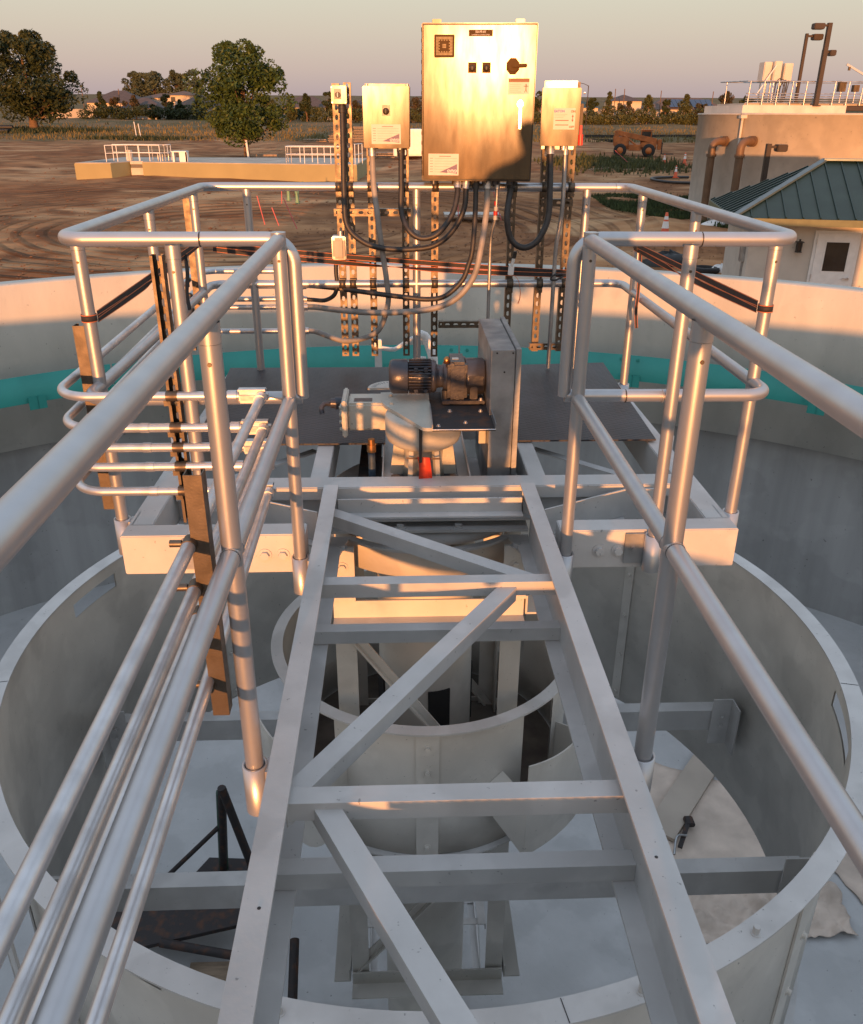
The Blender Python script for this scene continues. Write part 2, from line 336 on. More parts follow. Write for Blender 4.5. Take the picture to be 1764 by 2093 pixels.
def text(s,size,parent,loc,m,rotx=PI/2,name='lettering',align='CENTER',ext=.0006,bold=0,rz=0):
    cu=bpy.data.curves.new(name,'FONT'); cu.body=s; cu.size=size; cu.align_x=align; cu.align_y='CENTER'; cu.extrude=ext; cu.offset=bold; cu.resolution_u=2
    t=bpy.data.objects.new('tmp',cu); COL.objects.link(t); bpy.context.view_layer.update()
    dg=bpy.context.evaluated_depsgraph_get(); me=bpy.data.meshes.new_from_object(t.evaluated_get(dg)); bpy.data.objects.remove(t)
    off=wloc(parent); Mx=Matrix.Translation(Vector(loc)-off)@Matrix.Rotation(rz,4,'Z')@Matrix.Rotation(rotx,4,'X'); me.transform(Mx)
    o=bpy.data.objects.new(name,me); COL.objects.link(o); me.materials.clear(); me.materials.append(m); o.parent=parent; WL[o.name]=off; return o
# ================================================================ TANK AND SITE GROUND
K=.0225; G0=-3.8
def gz(x,y): return G0+K*y
def build_ground():
    me=bpy.data.meshes.new('ground'); vs=[];fs=[]
    ys=[-140,-40,-8]+[i*1.25 for i in range(6,90)]+[112+i*6 for i in range(20)]+[240,300,420,700,1500]
    xs=[-1200,-500,-250,-160,-110]+[-80+i*1.6 for i in range(101)]+[110,160,250,500,1200]
    from mathutils import noise
    for y in ys:
        for x in xs:
            dist=math.hypot(x,y-3); a=.0 if dist<14 or y<8 else min(1,(dist-14)/20)
            z=gz(x,y)+a*(.28*noise.noise(Vector((x*.09,y*.09,3)))+.10*noise.noise(Vector((x*.4,y*.4,1))))
            if 9<x<14 and 36<y<42: z+=.45*math.exp(-((x-11.3)/1.6)**2-((y-38.5)/1.8)**2)
            vs.append((x,y,z))
    n=len(xs)
    for j in range(len(ys)-1):
        for i in range(n-1): fs.append((j*n+i,j*n+i+1,(j+1)*n+i+1,(j+1)*n+i))
    # hole where the tank stands
    TC=(-.1,3.2)
    keep=[]
    for fc in fs:
        cx=sum(vs[k][0] for k in fc)/4; cy=sum(vs[k][1] for k in fc)/4
        if not any(math.hypot(vs[k][0]-TC[0],vs[k][1]-TC[1])<8.9 for k in fc): keep.append(fc)
    me.from_pydata(vs,[],keep); me.polygons.foreach_set('use_smooth',[True]*len(keep)); me.update()
    o=bpy.data.objects.new('ground',me); COL.objects.link(o); me.materials.append(GM); tag(o,'bare reddish brown dirt of the building site',None,kind='structure')
# ground grid must reach under the tank wall: finer near it
build_ground()
TX,TY,TR=-.1,3.2,8.97
t=thing('tank_wall','round beige concrete wall of the empty clarifier tank','tank wall',(TX,TY,-5))
m=MB(); m.lathe([(9.3,-2.65),(TR,-2.65),(TR,-.535),(TR+.015,-.52),(TR+.285,-.52),(TR+.3,-.535),(TR+.3,-4.6)],(TX,TY,0),160); m.build('launder_wall',conc,t)
m=MB(); m.lathe([(9.24,-5.6),(9.24,-2.652)],(TX,TY,0),160); m.build('lower_wall',conc2,t)
m=MB(); m.lathe([(TR+.29,-4.4),(TR+2.6,-4.05),(TR+6,-3.62)],(TX,TY,0),96)
o=m.build('backfill',GM); tag(o,'dirt backfill against the outside of the tank wall',None,kind='structure')
def fz(r): return -5.14-.002*(9-r)
m=MB(); pr=[]
vs=[];fs=[]
nr,na=40,120
for i in range(nr+1):
    r=9.26*(i/nr)**.8+ (0 if i else .02)
    for k in range(na):
        a=2*PI*k/na; vs.append((TX+r*math.sin(a),TY+r*math.cos(a),fz(r)))
for i in range(nr):
    for k in range(na): fs.append((i*na+k,i*na+(k+1)%na,(i+1)*na+(k+1)%na,(i+1)*na+k))
m.add(vs,fs,True); o=m.build('floor',floorm); tag(o,'grey concrete floor sloping to the middle of the tank',None,kind='structure')
# teal weir band: panels on brackets
RW=7.98; t=thing('weir_band','teal fibreglass weir band bolted round the inside of the tank wall','weir',(TX,TY,-1.6))
NP=22
for i in range(NP):
    a=2*PI*(i+.35)/NP; m=MB(); dl=PI/NP*2-.003
    m.lathe([(RW,-1.76),(RW,-1.42),(RW+.008,-1.42),(RW+.008,-1.76),(RW,-1.76)],(TX,TY,0),8,a,a+dl)
    for q in (.012,dl-.012):
        for z in (-1.48,-1.70):
            p=Vector((TX+RW*math.sin(a+q),TY+RW*math.cos(a+q),z)); m.hexb(p,(-math.sin(a+q),-math.cos(a+q),0),.014,.012)
    m.build('weir_panel',teal,t)
    for q in (.02,.6):
        b=MB(); aa=a+dl*q; n_=Vector((math.sin(aa),math.cos(aa),0)); p=Vector((TX,TY,-1.84))+n_*(RW-.03); s_=n_.cross(Vector((0,0,1)))
        b.prof(p-s_*.1,p+s_*.1,[(0,0),(.012,0),(.012,.16),(0,.16)],n_,(0,0,1)); b.prof(p,p+s_*.01,[(0,0),(TR-RW+.02,.08),(TR-RW+.02,.16),(0,.16)],n_,(0,0,1))
        b.build('bracket',teal,t)
t=thing('curved_pipe_bracket','white curved twin-arm pipe bracket standing behind the gear motor, before the teal weir','bracket',(-.07,5.75,-.3))
m=MB(); m.box(-.30,-.25,5.74,5.78,-.26,0,c=.004)
for z in (-.04,-.2): m.tube(catmull([(-.26,5.76,z-.02),(-.16,5.76,z-.03),(-.08,5.76,z+.02),(.0,5.76,z+.06),(.06,5.76,z+.06)]),.016,8)
m.build('arm',white,t); m=MB(); m.tube(catmull([(.0,5.76,.03),(.05,5.76,.02),(.09,5.74,-.06),(.11,5.70,-.2),(.115,5.66,-.9)]),.035,12); m.build('riser_pipe',white,t)
# ================================================================ FEEDWELL
FX,FY=0.0,3.85
t=thing('feedwell','large round beige-painted steel feedwell with a flat flanged rim','feedwell',(FX,FY,-2.8))
m=MB()
R=2.13; Z0,Z1=-2.78,-1.165
# shell with slot openings cut between angles
NA=200
def inslot(a):  # angle measured from +y clockwise
    for c in (rad(-72),rad(-147),rad(109),rad(33)):
        if abs((a-c+PI)%(2*PI)-PI)<rad(5.6): return True
    return False
vs=[];fs=[]
zs=[Z0,-1.33,-1.235,Z1]
for rr_ in (R,R+.008):
    for k in range(NA):
        a=2*PI*k/NA
        for z in zs: vs.append((FX+rr_*math.sin(a),FY+rr_*math.cos(a),z))
n4=len(zs); B0=NA*n4
for k in range(NA):
    j=(k+1)%NA; am=2*PI*(k+.5)/NA
    for q in range(3):
        if q==1 and inslot(am): continue
        fs.append((k*n4+q,k*n4+q+1,j*n4+q+1,j*n4+q)); fs.append((B0+k*n4+q,B0+j*n4+q,B0+j*n4+q+1,B0+k*n4+q+1))
    fs.append((k*n4,j*n4,B0+j*n4,B0+k*n4))
m.add(vs,fs,True); m.build('shell',paint2,t)
m=MB(); m.lathe([(R-.003,-1.165),(R-.003,-1.155),(R+.085,-1.155),(R+.085,-1.165),(R-.003,-1.165)],(FX,FY,0),160,smooth=False); m.build('rim',paint,t)
m=MB(); m.lathe([(R+.009,-2.78),(R+.05,-2.78),(R+.05,-2.77),(R+.009,-2.77),(R+.009,-2.78)],(FX,FY,0),160,smooth=False); m.build('bottom_flange',paint,t)
for adeg in (46,136,-134,-44,):
    a=rad(adeg); m=MB(); n_=Vector((math.sin(a),math.cos(a),0)); s_=Vector((0,0,1)).cross(n_)
    p=Vector((FX,FY,0))+n_*(R-.012)
    m.prof(p+Vector((0,0,-2.75)),p+Vector((0,0,-1.18)),[(-.07,0),(.0,0),(.0,.007),(-.07,.007)],s_,n_)
    p2=Vector((FX,FY,0))+n_*(R+.008)
    m.prof(p2+Vector((0,0,-2.75)),p2+Vector((0,0,-1.18)),[(-.07,0),(.06,0),(.06,.01),(-.07,.01)],s_,n_)
    for z in [-1.3-i*.35 for i in range(5)]:
        m.hexb(p-s_*.035+Vector((0,0,z)),-n_,.014,.014); m.hexb(p2+n_*.01+s_*.03+Vector((0,0,z)),n_,.014,.014)
    m.build('splice_plate',paint2,t)
for a in (rad(104),rad(-100),rad(170)):
    n_=Vector((math.sin(a),math.cos(a),0)); m=MB(); m.bar(Vector((FX,FY,-1.1545))+n_*(R+.0),Vector((FX,FY,-1.1545))+n_*(R+.083),.003,.002); m.build('rim_joint',black,t)
for a in (rad(-166),rad(163),rad(150)):
    m=MB(); m.hexb((FX+(R+.05)*math.sin(a),FY+(R+.05)*math.cos(a),-1.155),(0,0,1),.012,.03); m.build('rim_bolt',paint,t)
# loops of bent plate under the slots
m=MB(); m.tube([(2.09,3.0,-1.2),(2.05,3.0,-1.3),(2.07,2.9,-1.55),(2.08,2.88,-1.7)],.006,6); m.build('lifting_wire',white,t)
# cross beams of the feedwell
def feedbeam(name,lab,y,z,xl,h):
    t=thing(name,lab,'beam',(0,y,z-h))
    m=MB(); m.chan((-xl,y,z-h),(xl,y,z-h),.09,h,.009,(0,1,0),(0,0,1)); m.build('channel',paint,t)
    for s in (-1,1):
        m=MB(); x=s*xl; m.ang((x,y-.01,z-h-.10),(x,y-.01,z+.10),.13,.009,(-s,0,0),(0,-1,0))
        for zz in (z-.04,z-.11): m.hexb((x-s*.06,y-.02,zz),(0,-1,0),.014,.014)
        m.build('end_bracket',paint,t)
feedbeam('feedwell_beam','painted steel beam across the far half of the large feedwell',4.36,-2.15,2.04,.16)
feedbeam('feedwell_beam','painted steel beam across the near half of the large feedwell, below the bridge',3.02,-2.085,1.93,.16)
# inner well
IR=.775
t=thing('inner_well','smaller round beige inner well with open gates, in the middle of the feedwell','inner well',(FX,FY,-1.97))
m=MB(); vs=[];fs=[];zs=[-1.97,-1.72,-1.22,-1.165]; NA=120
gates=[(rad(125),rad(143)),(rad(35),rad(53)),(rad(-55),rad(-37)),(rad(-145),rad(-127))]
def ing(a):
    a=(a+PI)%(2*PI)-PI
    return any(g0<=a<=g1 for g0,g1 in gates)
for rr_ in (IR,IR+.007):
    for k in range(NA):
        a=2*PI*k/NA
        for z in zs: vs.append((FX+rr_*math.sin(a),FY+rr_*math.cos(a),z))
B0=NA*4
for k in range(NA):
    j=(k+1)%NA; am=2*PI*(k+.5)/NA
    for q in range(3):
        if q==1 and ing(am): continue
        fs.append((k*4+q,k*4+q+1,j*4+q+1,j*4+q)); fs.append((B0+k*4+q,B0+j*4+q,B0+j*4+q+1,B0+k*4+q+1))
    fs.append((k*4,j*4,B0+j*4,B0+k*4))
m.add(vs,fs,True); m.build('shell',paint2,t)
m=MB(); m.lathe([(IR-.002,-1.165),(IR-.002,-1.155),(IR+.06,-1.155),(IR+.06,-1.165),(IR-.002,-1.165)],(FX,FY,0),128,smooth=False)
m.lathe([(IR+.008,-1.97),(IR+.04,-1.97),(IR+.04,-1.96),(IR+.008,-1.96),(IR+.008,-1.97)],(FX,FY,0),128,smooth=False); m.build('rim',paint,t)
m=MB(); m.lathe([(.26,-1.955),(IR-.004,-1.955),(IR-.004,-1.95),(.26,-1.95)],(FX,FY,0),96,smooth=False); m.build('bottom_plate',wellm,t)
m=MB(); a=rad(181); n_=Vector((math.sin(a),math.cos(a),0)); s_=Vector((0,0,1)).cross(n_); p=Vector((FX,FY,0))+n_*(IR+.008)
m.prof(p+Vector((0,0,-1.95)),p+Vector((0,0,-1.2)),[(-.055,-.003),(.055,-.003),(.055,.008),(-.055,.008)],s_,n_)
for z in (-1.27,-1.42,-1.6,-1.9): m.hexb(p+n_*.008+Vector((0,0,z)),n_,.013,.014)
m.build('splice_plate',paint2,t)
for g0,g1 in gates:      # curved baffle standing off each opening, closed by a raking gusset plate
    m=MB(); b0,b1=g0-rad(4),g1+rad(9); rb=.97; vs=[];N=14
    for k in range(N+1):
        a=b0+(b1-b0)*k/N; cut=.12*max(0,(k-N+3)/3)*0
        zt=-1.33-.03*math.sin(PI*k/N); zb=-1.90+.10*max(0,1-k/4)**2
        for r_ in (rb,rb+.008):
            for z in (zb,zt): vs.append((FX+r_*math.sin(a),FY+r_*math.cos(a),z))
    fs=[(0,1,3,2),(4*N,4*N+2,4*N+3,4*N+1)]
    for k in range(N):
        q=4*k; fs+=[(q,q+4,q+5,q+1),(q+2,q+3,q+7,q+6),(q+1,q+5,q+7,q+3),(q,q+2,q+6,q+4)]
    m.add(vs,fs,False); m.build('baffle_plate',paint2,t)
    def P3(a,r_,z): return Vector((FX+r_*math.sin(a),FY+r_*math.cos(a),z))
    m=MB(); n_=Vector((math.sin(b1),math.cos(b1),0))*.006
    T=[P3(b1,rb+.004,-1.52),P3(b1,rb+.004,-1.90),P3(g1+rad(20),IR+.012,-1.60),P3(g1+rad(10),IR+.012,-1.50)]
    m.add(T+[v+Vector((0,0,-.006)) for v in T],[(0,1,2,3),(7,6,5,4),(0,4,5,1),(1,5,6,2),(2,6,7,3),(3,7,4,0)]); m.build('gusset_plate',paint2,t)
    m=MB(); m.prof(P3(g0-rad(4),IR+.008,-1.75),P3(g0-rad(4),rb,-1.75),[(0,0),(.006,0),(.006,.3),(0,.3)],(math.cos(g0),-math.sin(g0),0),(0,0,1)); m.build('side_plate',paint2,t)
# centre column and cage
t=thing('center_column','thick painted steel centre column inside the inner well','column',(FX,3.85,-3.6))
m=MB(); m.cyl((FX,3.85,-5.2),(FX,3.85,-.5),.255,48); m.build('shaft',paint2,t)
for a in (rad(165),rad(75),rad(-15),rad(-105)):
    m=MB(); n_=Vector((math.sin(a),math.cos(a),0)); s_=Vector((0,0,1)).cross(n_); p=Vector((FX,3.85,0))+n_*.238
    m.prof(p+Vector((0,0,-1.75)),p+Vector((0,0,-1.36)),[(-.06,0),(.06,0),(.06,.02),(-.06,.02)],s_,n_); m.build('flow_port',mat('port dark',(.02,.02,.02),.9) if 'port dark' not in MATS else MATS['port dark'],t)
t=thing('drive_cage','square cage of painted steel angles hanging round the centre column','cage',(FX,3.85,-3.5))
H=.445; yc=3.80
ch=MB()
for sx in (-1,1):
    for sy in (-1,1):
        m=MB(); m.ang((sx*H,yc+sy*H,-3.35),(sx*H,yc+sy*H,-.36),.10,.010,(-sx,0,0),(0,-sy,0)); m.build('leg',paint2,t)
for z,h in ((-.73,.10),(-2.02,.10),(-3.3,.10)):
    m=MB()
    for sy in (-1,1): m.ang((-H,yc+sy*(H+.012),z),(H,yc+sy*(H+.012),z),h,.010,(0,0,1),(0,sy,0)) 
    for sx in (-1,1): m.ang((sx*(H+.012),yc-H,z),(sx*(H+.012),yc+H,z),h,.010,(0,0,1),(sx,0,0))
    m.build('ring_frame',paint2,t)
for z0,z1 in ((-.75,-1.98),(-3.2,-2.1)):
    for sy in (-1,1):
        m=MB(); m.bar((-H+.02,yc+sy*(H-.02),z0),(H-.02,yc+sy*(H-.02),z1),.055,.01,(0,1,0)); m.bar((-H+.02,yc+sy*(H-.014),z0-.03),(H-.02,yc+sy*(H-.014),z1-.03),.01,.05,(0,1,0)); m.build('diagonal',paint2,t)
for sx in (-1,1):
    m=MB(); m.ang((sx*.10*4.2,3.33,-.52),(sx*.42,3.33,-.35),.11,.01,(-sx,0,0),(0,0,1)) if False else m.box(min(sx*.45,sx*.34),max(sx*.45,sx*.34),3.315,3.33,-.62,-.34); 
    m.hexb((sx*.395,3.314,-.44),(0,-1,0),.018,.014); m.build('lug_plate',paint2,t)
# rake arms below
for lab,sy in (('painted steel rake truss running from the cage toward the camera over the tank floor',-1),('painted steel rake truss running from the cage to the far wall',1)):
    t=thing('rake_arm',lab,'rake arm',(0,3.85+sy*.6,-3.3))
    for x in (-.42,.47):
        m=MB(); y0=3.85+sy*.46; y1=3.85+sy*7.5
        m.ang((x,y0,-4.05),(x,y1,-4.05),.06,.008,(0,0,-1),(1 if x<0 else -1,0,0)); m.ang((x,y0,-4.85),(x,y1,-4.75),.06,.008,(0,0,1),(1 if x<0 else -1,0,0)); m.build('chord',paint,t)
    m=MB()
    for i in range(8):
        y=3.85+sy*(.5+i*.8); yb=y+sy*.8
        for x in (-.41,.46): m.bar((x,y,-4.83),(x,yb,-4.06),.04,.006,(1,0,0))
        m.bar((-.41,y,-4.07),(.46,y,-4.07),.05,.008); m.bar((-.41,y,-4.82),(.46,y,-4.82),.05,.008)
    m.build('web_bracing',paint,t)
# ================================================================ WALKWAY BRIDGE
t=thing('walkway_bridge','open painted steel bridge frame of two long channels with rungs and diagonals, decking removed','bridge',(0,2,-.3))
ZT=-.035
for s in (-1,1):
    m=MB(); x=s*.458
    # channel, flanges pointing inwards, web outside
    m.prof((x,-5.6,ZT),(x,3.325,ZT),[(0,0),(.062,0),(.062,-.009),(.009,-.012),(.009,-.288),(.062,-.291),(.062,-.30),(0,-.30)],(-s,0,0),(0,0,1)) 
    m.box(min(s*.452,s*.400),max(s*.452,s*.400),-5.5,3.3,-.044-.0,-.0445); m.build('stringer',paint,t,bev=.002)
for y,zt,zb in ((2.535,-.07,-.125),(1.515,-.07,-.125),(.42,-.07,-.125),(-.7,-.07,-.125)):
    m=MB(); m.ang((-.449,y,zt),(.449,y,zt),.055,.006,(0,0,-1),(0,1,0)); m.build('rung',paint,t,bev=.001)
MB().box(-.4485,.4485,-1.51,-1.50,-.345,-.06).build('shade_beam',paint,t)  # unseen beam added behind the camera to keep sun off the turntable skirt
for y in (2.585,1.532,.5):
    m=MB(); m.prof((-.449,y,-.265),(.449,y,-.265),[(0,0),(.05,0),(.05,-.053),(.043,-.053),(.043,-.007),(0,-.007)],(0,-1,0),(0,0,1)); m.build('lower_rung',paint,t,bev=.001)
for p,q in (((-.42,3.175,-.09),(.34,2.60,-.09)),((-.43,1.53,-.09),(.255,2.548,-.09)),((-.325,1.55,-.09),(.23,.50,-.09))):
    m=MB(); P,Q=Vector(p),Vector(q); d_=(Q-P).normalized(); nn=d_.cross(Vector((0,0,1)))
    if nn.y<0: nn=-nn
    m.prof(P,Q,[(-.03,0),(.03,0),(.03,-.006),(-.024,-.006),(-.024,-.055),(-.03,-.055)],nn,(0,0,1)); m.build('diagonal',paint,t,bev=.001)
m=MB(); m.prof((-.397,3.245,-.142),(.397,3.245,-.142),[(0,0),(0,.072),(.009,.072),(.009,.009),(-.045,.009),(-.045,0)],(0,1,0),(0,0,1)); m.build('end_channel',paint,t,bev=.0015)
for y in (2.535,1.515,.42):
    for s_ in (-1,1): MB().tube(catmull([(s_*.4475,y-.002,-.128),(s_*.4475,y-.003,-.10),(s_*.4475,y-.002,-.072),(s_*.4475,y+.03,-.069),(s_*.4475,y+.055,-.069)],.006),.0045,6,rf=lambda i:.0040+.0015*(i%2)).build('weld',paint,t)
for x,y,z in ((.42,1.30,ZT),(-.42,1.2,ZT),(-.055,.93,-.09)): m=MB(); m.cyl((x,y,z-.001),(x,y,z+.0006),.004,10); m.build('bolt_hole',black,t)
o=MB()
for i in range(46): 
    y=-5.5+i*.11
    if y<-.35: o.box(-.40,.40,y,y+.006,-.03,-.001)
for i in range(27): o.box(-.40+i*.03,-.396+i*.03,-5.5,-.4,-.030,-.002)
o=o.build('walkway_grating',galvd); tag(o,'galvanised bar grating deck of the bridge behind the camera','grating')
# ================================================================ PLATFORM FRAME
t=thing('drive_platform','wide rectangular painted steel platform frame round the gear drive','platform',(0,4,-.3))
def hss(n,*a,c=.004): MB().box(*a,c=c).build(n,paint,t)
hss('front_beam',-1.21,-.50,2.90,3.00,-.225,-.057); hss('front_beam',.50,1.21,2.90,3.00,-.225,-.057)
hss('side_beam',-1.21,-1.11,3.003,5.15,-.222,-.060); hss('side_beam',1.11,1.21,3.003,5.15,-.222,-.060)
hss('back_beam',-1.107,1.107,5.05,5.15,-.22,-.062)
m=MB(); m.prof((-1.107,3.33,-.22),(1.107,3.33,-.22),[(0,0),(0,.008),(.045,.008),(.045,.163),(0,.163),(0,.171),(.11,.171),(.11,.163),(.055,.163),(.055,.008),(.11,.008),(.11,0)],(0,1,0),(0,0,1)); m.build('cross_beam',paint,t)
m=MB(); m.box(-1.1,1.1,3.323,3.329,-.105,-.052); m.build('face_strip',paint,t)
hss('inner_beam',-.53,-.45,3.445,5.04,-.20,-.053,c=.003); hss('inner_beam',.45,.53,3.445,5.04,-.20,-.055,c=.003)
hss('rear_cross_beam',-.447,.447,4.30,4.38,-.20,-.056,c=.003)
m=MB(); m.ang((-.21,3.445,-.10),(-.21,4.28,-.10),.05,.006,(1,0,0),(0,0,1)); m.ang((.19,3.445,-.10),(.19,4.28,-.10),.05,.006,(-1,0,0),(0,0,1)); m.build('ledge_angle',paint,t)
for s in (-1,1):
    m=MB(); # haunch plates curved from frame front beams to the cross beam
    P0=Vector((s*.50,3.10,-.24)); P1=Vector((s*1.0,3.30,-.10))
    m.prof((s*.47,3.10,-.19),(s*.86,3.30,-.19),[(0,0),(.008,0),(.008,.13),(0,.13)],(0,1,0),(0,0,1)); m.prof((s*.47,3.10,-.20),(s*.86,3.30,-.20),[(-.05,0),(.05,0),(.05,.008),(-.05,.008)],(0,1,0),(0,0,1))
    m.box(min(s*.86,s*1.0),max(s*.86,s*1.0),3.30,3.309,-.21,-.06); m.hexb((s*.93,3.30,-.12),(0,-1,0),.02,.014); m.build('haunch',paint,t)
    m=MB()
    for x in ((.66,.735) if s>0 else (-.66,-.59)): m.hexb((x,2.899,-.145),(0,-1,0),.018,.014)
    m.build('bolt',paint,t)
for s_ in (-1,1): MB().bar((s_*.56,4.0,-.14),(s_*1.08,3.5,-.14),.045,.008).build('bracing',paint,t)
# checker plates
o=MB().poly([(-1.13,3.84),(-.20,3.84),(-.20,4.35),(.42,4.35),(.42,5.2),(-1.2,5.2)],-.048,-.040).build('checker_plate',dark); tag(o,'dark checker plate deck left of the gear motor','deck plate')
o=MB().poly([(.425,3.86),(1.15,3.86),(1.205,5.28),(.425,5.22)],-.048,-.040).build('checker_plate',dark); tag(o,'dark checker plate deck right of the galvanised chain guard','deck plate')
# turntable
t=thing('turntable','painted turntable bearing under the platform with bolted base plate','turntable',(0,3.8,-.4))
m=MB(); m.box(-.44,.44,3.30,3.42,-.262,-.250)
for x in (-.13,.13): m.hexb((x,3.335,-.250),(0,0,1),.018,.013)
m.build('base_plate',paint,t)
m=MB(); m.lathe([(.0,-.27),(.47,-.27),(.51,-.30),(.51,-.335),(.44,-.34)],(0,3.82,0),96); m.build('bearing_ring',paint,t)
m=MB(); pts=[(-.46,3.25),(-.40,3.25)]
for i in range(-20,21):
    a=rad(i*2.05); pts.append((.56*math.sin(a),3.82-.56*math.cos(a)))
pts+=[(.40,3.25),(.46,3.25),(.46,3.42),(.40,3.42)]
for i in range(20,-21,-1):
    a=rad(i*2.0); pts.append((.525*math.sin(a),3.82-.525*math.cos(a)))
pts+=[(-.40,3.42),(-.46,3.42)]
m.poly(pts,-.35,-.338)
for x in (-.395,.395): m.hexb((x,3.31,-.338),(0,0,1),.02,.014)
m.build('cage_plate',paint,t)
m=MB(); m.lathe([(.548,-.345),(.548,-.50),(.44,-.52),(.36,-.56),(.31,-.60)],(0,3.86,0),96,a0=PI-.95,a1=PI+.95); m.lathe([(.31,-.60),(.26,-.60)],(0,3.86,0),96,a0=PI-.95,a1=PI+.95); m.build('skirt',paint2,t)
# ================================================================ RAILINGS
RZ,MZ,RR=1.046,.492,.0241
def post(t,x,y,zb,zt=RZ-.012,cap=True):
    m=MB(); m.cyl((x,y,zb),(x,y,zt-.045),RR*.985,22); m.cyl((x,y,zt-.044),(x,y,zt),RR*1.03,22,caps=False); p=m.build('post',alu,t)
    m=MB(); m.cyl((x+.0,y-RR-.0015,zt-.085),(x,y-RR+.003,zt-.085),.005,8); m.build('rivet',strutm,p)
def socket(t,x,y,zt,nx,ny):   # split tube socket with a plate to the steel behind
    m=MB(); m.lathe([(.0335,zt-.155),(.0335,zt),(.0275,zt),(.0275,zt-.155),(.0335,zt-.155)],(x,y,0),24)
    m.lathe([(0,zt-.15),(.03,zt-.15),(.03,zt-.152),(0,zt-.152)],(x,y,0),24)
    n_=Vector((nx,ny,0)); s_=Vector((0,0,1)).cross(n_)
    p=Vector((x,y,zt-.15))+n_*.030
    m.prof(p,p+Vector((0,0,.145)),[(-.028,0),(.028,0),(.028,.024),(-.028,.024)],s_,n_); 
    m.prof(p+n_*.024,p+n_*.024+Vector((0,0,.15)),[(-.06,0),(.06,0),(.06,.006),(-.06,.006)],s_,n_) if abs(nx) else None
    k=m.build('socket',alu,t); return k
def walk_rail(s,lab):
    t=thing('walkway_railing',lab,'railing',(s*.52,1.7,-.3)); x=s*.52
    m=MB(); m.tube([(x,2.878,RZ),(x,1.3,RZ),(x,-2.6,RZ)],RR,28); m.build('top_rail',alu,t)
    m=MB(); m.tube([(x,2.86,MZ),(x,1.3,MZ),(x,-2.6,MZ)],RR*.97,28); m.build('mid_rail',alu,t)
    for y in (2.875,1.735,-.46):
        post(t,x,y,-.28,RZ+.022 if y>2.8 else RZ-.012)
        m=MB(); socket(t,x,y,-.142,-s,0)
    for y in (1.735,-.46):
        for q in (-.0245,.0245): m=MB(); m.tube([(x,y+q-.002,MZ),(x,y+q+.002,MZ)],RR*1.035,24); m.build('weld_bead',alu,t)
    m=MB(); m.tube([(x,2.848,MZ),(x,2.852,MZ)],RR*1.035,24); m.build('weld_bead',alu,t)
    m=MB(); m.cyl((x,2.875,RZ+.022),(x,2.875,RZ+.027),RR*1.05,22); m.build('cap',alu,t)
    m=MB(); m.tube([(x,1.735-.03,MZ),(x,1.735-.028,MZ)],RR*.985,24); m.build('joint_ring',black,t)
walk_rail(-1,'left walkway railing of two silver aluminium rails running toward the camera')
walk_rail(1,'right walkway railing of two silver aluminium rails running toward the camera')
t=thing('platform_railing','silver aluminium guard railing wrapped round the square drive platform','railing',(0,4,-.1))
XL,XR,YF,YB=-1.25,1.24,2.905,5.16
loop=[(-.478,YF+.02,RZ),(XL,YF,RZ),(XL,YB,RZ),(XR,YB,RZ),(XR,YF,RZ),(.478,YF+.02,RZ)]
full=[(-.56,YF,MZ),(-.478,YF+.012,MZ),(-.478,YF+.012,RZ),(XL,YF,RZ),(XL,YB,RZ),(XR,YB,RZ),(XR,YF,RZ),(.478,YF+.012,RZ),(.478,YF+.012,MZ),(.56,YF,MZ)]
m=MB(); m.tube(fillet(full[1:-1],.085,9),RR,26); m.build('top_rail',alu,t)
full[1:-1]=[]
m=MB(); m.tube(fillet([(-.478,YF+.012,MZ),(XL,YF,MZ),(XL,YB,MZ),(XR,YB,MZ),(XR,YF,MZ),(.478,YF+.012,MZ)],.085,9),RR*.97,26); m.build('mid_rail',alu,t)
for x,y,zs_,nx,ny in ((XL,3.07,-.06,1,0),(XL,4.0,-.06,1,0),(XL,4.9,-.06,1,0),(XR,3.07,-.06,-1,0),(XR,3.96,-.06,-1,0),(XR,4.87,-.06,-1,0),
    (-1.0,YB,-.06,0,-1),(-.016,YB,-.06,0,-1),(.986,YB,-.06,0,-1),(.862,2.868,-.062,0,1),(-.868,2.868,-.062,0,1)):
    post(t,x,y,zs_-.13); socket(t,x,y,zs_,nx,ny)
    if ny==1:
        b=MB(); b.box(x-.105,x-.028,2.886,2.894,zs_-.135,zs_-.005); b.hexb((x-.068,2.886,zs_-.07),(0,-1,0),.010,.008); b.build('socket_bracket',galvd,t)
for x in (.862,-.868):
    for q in (-.0245,.0245): m=MB(); m.tube([(x+q-.002,YF,MZ),(x+q+.002,YF,MZ)],RR*1.035,24); m.build('weld_bead',alu,t)
for x in (-1.0,-.016,.986):
    for q in (-.0245,.0245): m=MB(); m.tube([(x+q-.002,YB,MZ),(x+q+.002,YB,MZ)],RR*1.035,24); m.build('weld_bead',alu,t)
for p,q in (((-.785,YF,RZ),(-.782,YF,RZ)),((.905,YF,RZ),(.907,YF,RZ)),((XR-.09,YB-.0,RZ),(XR-.088,YB,RZ)),((.70,YF,MZ),(.702,YF,MZ))):
    m=MB(); m.tube([p,q],RR*1.012,26); m.build('joint_ring',black,t)
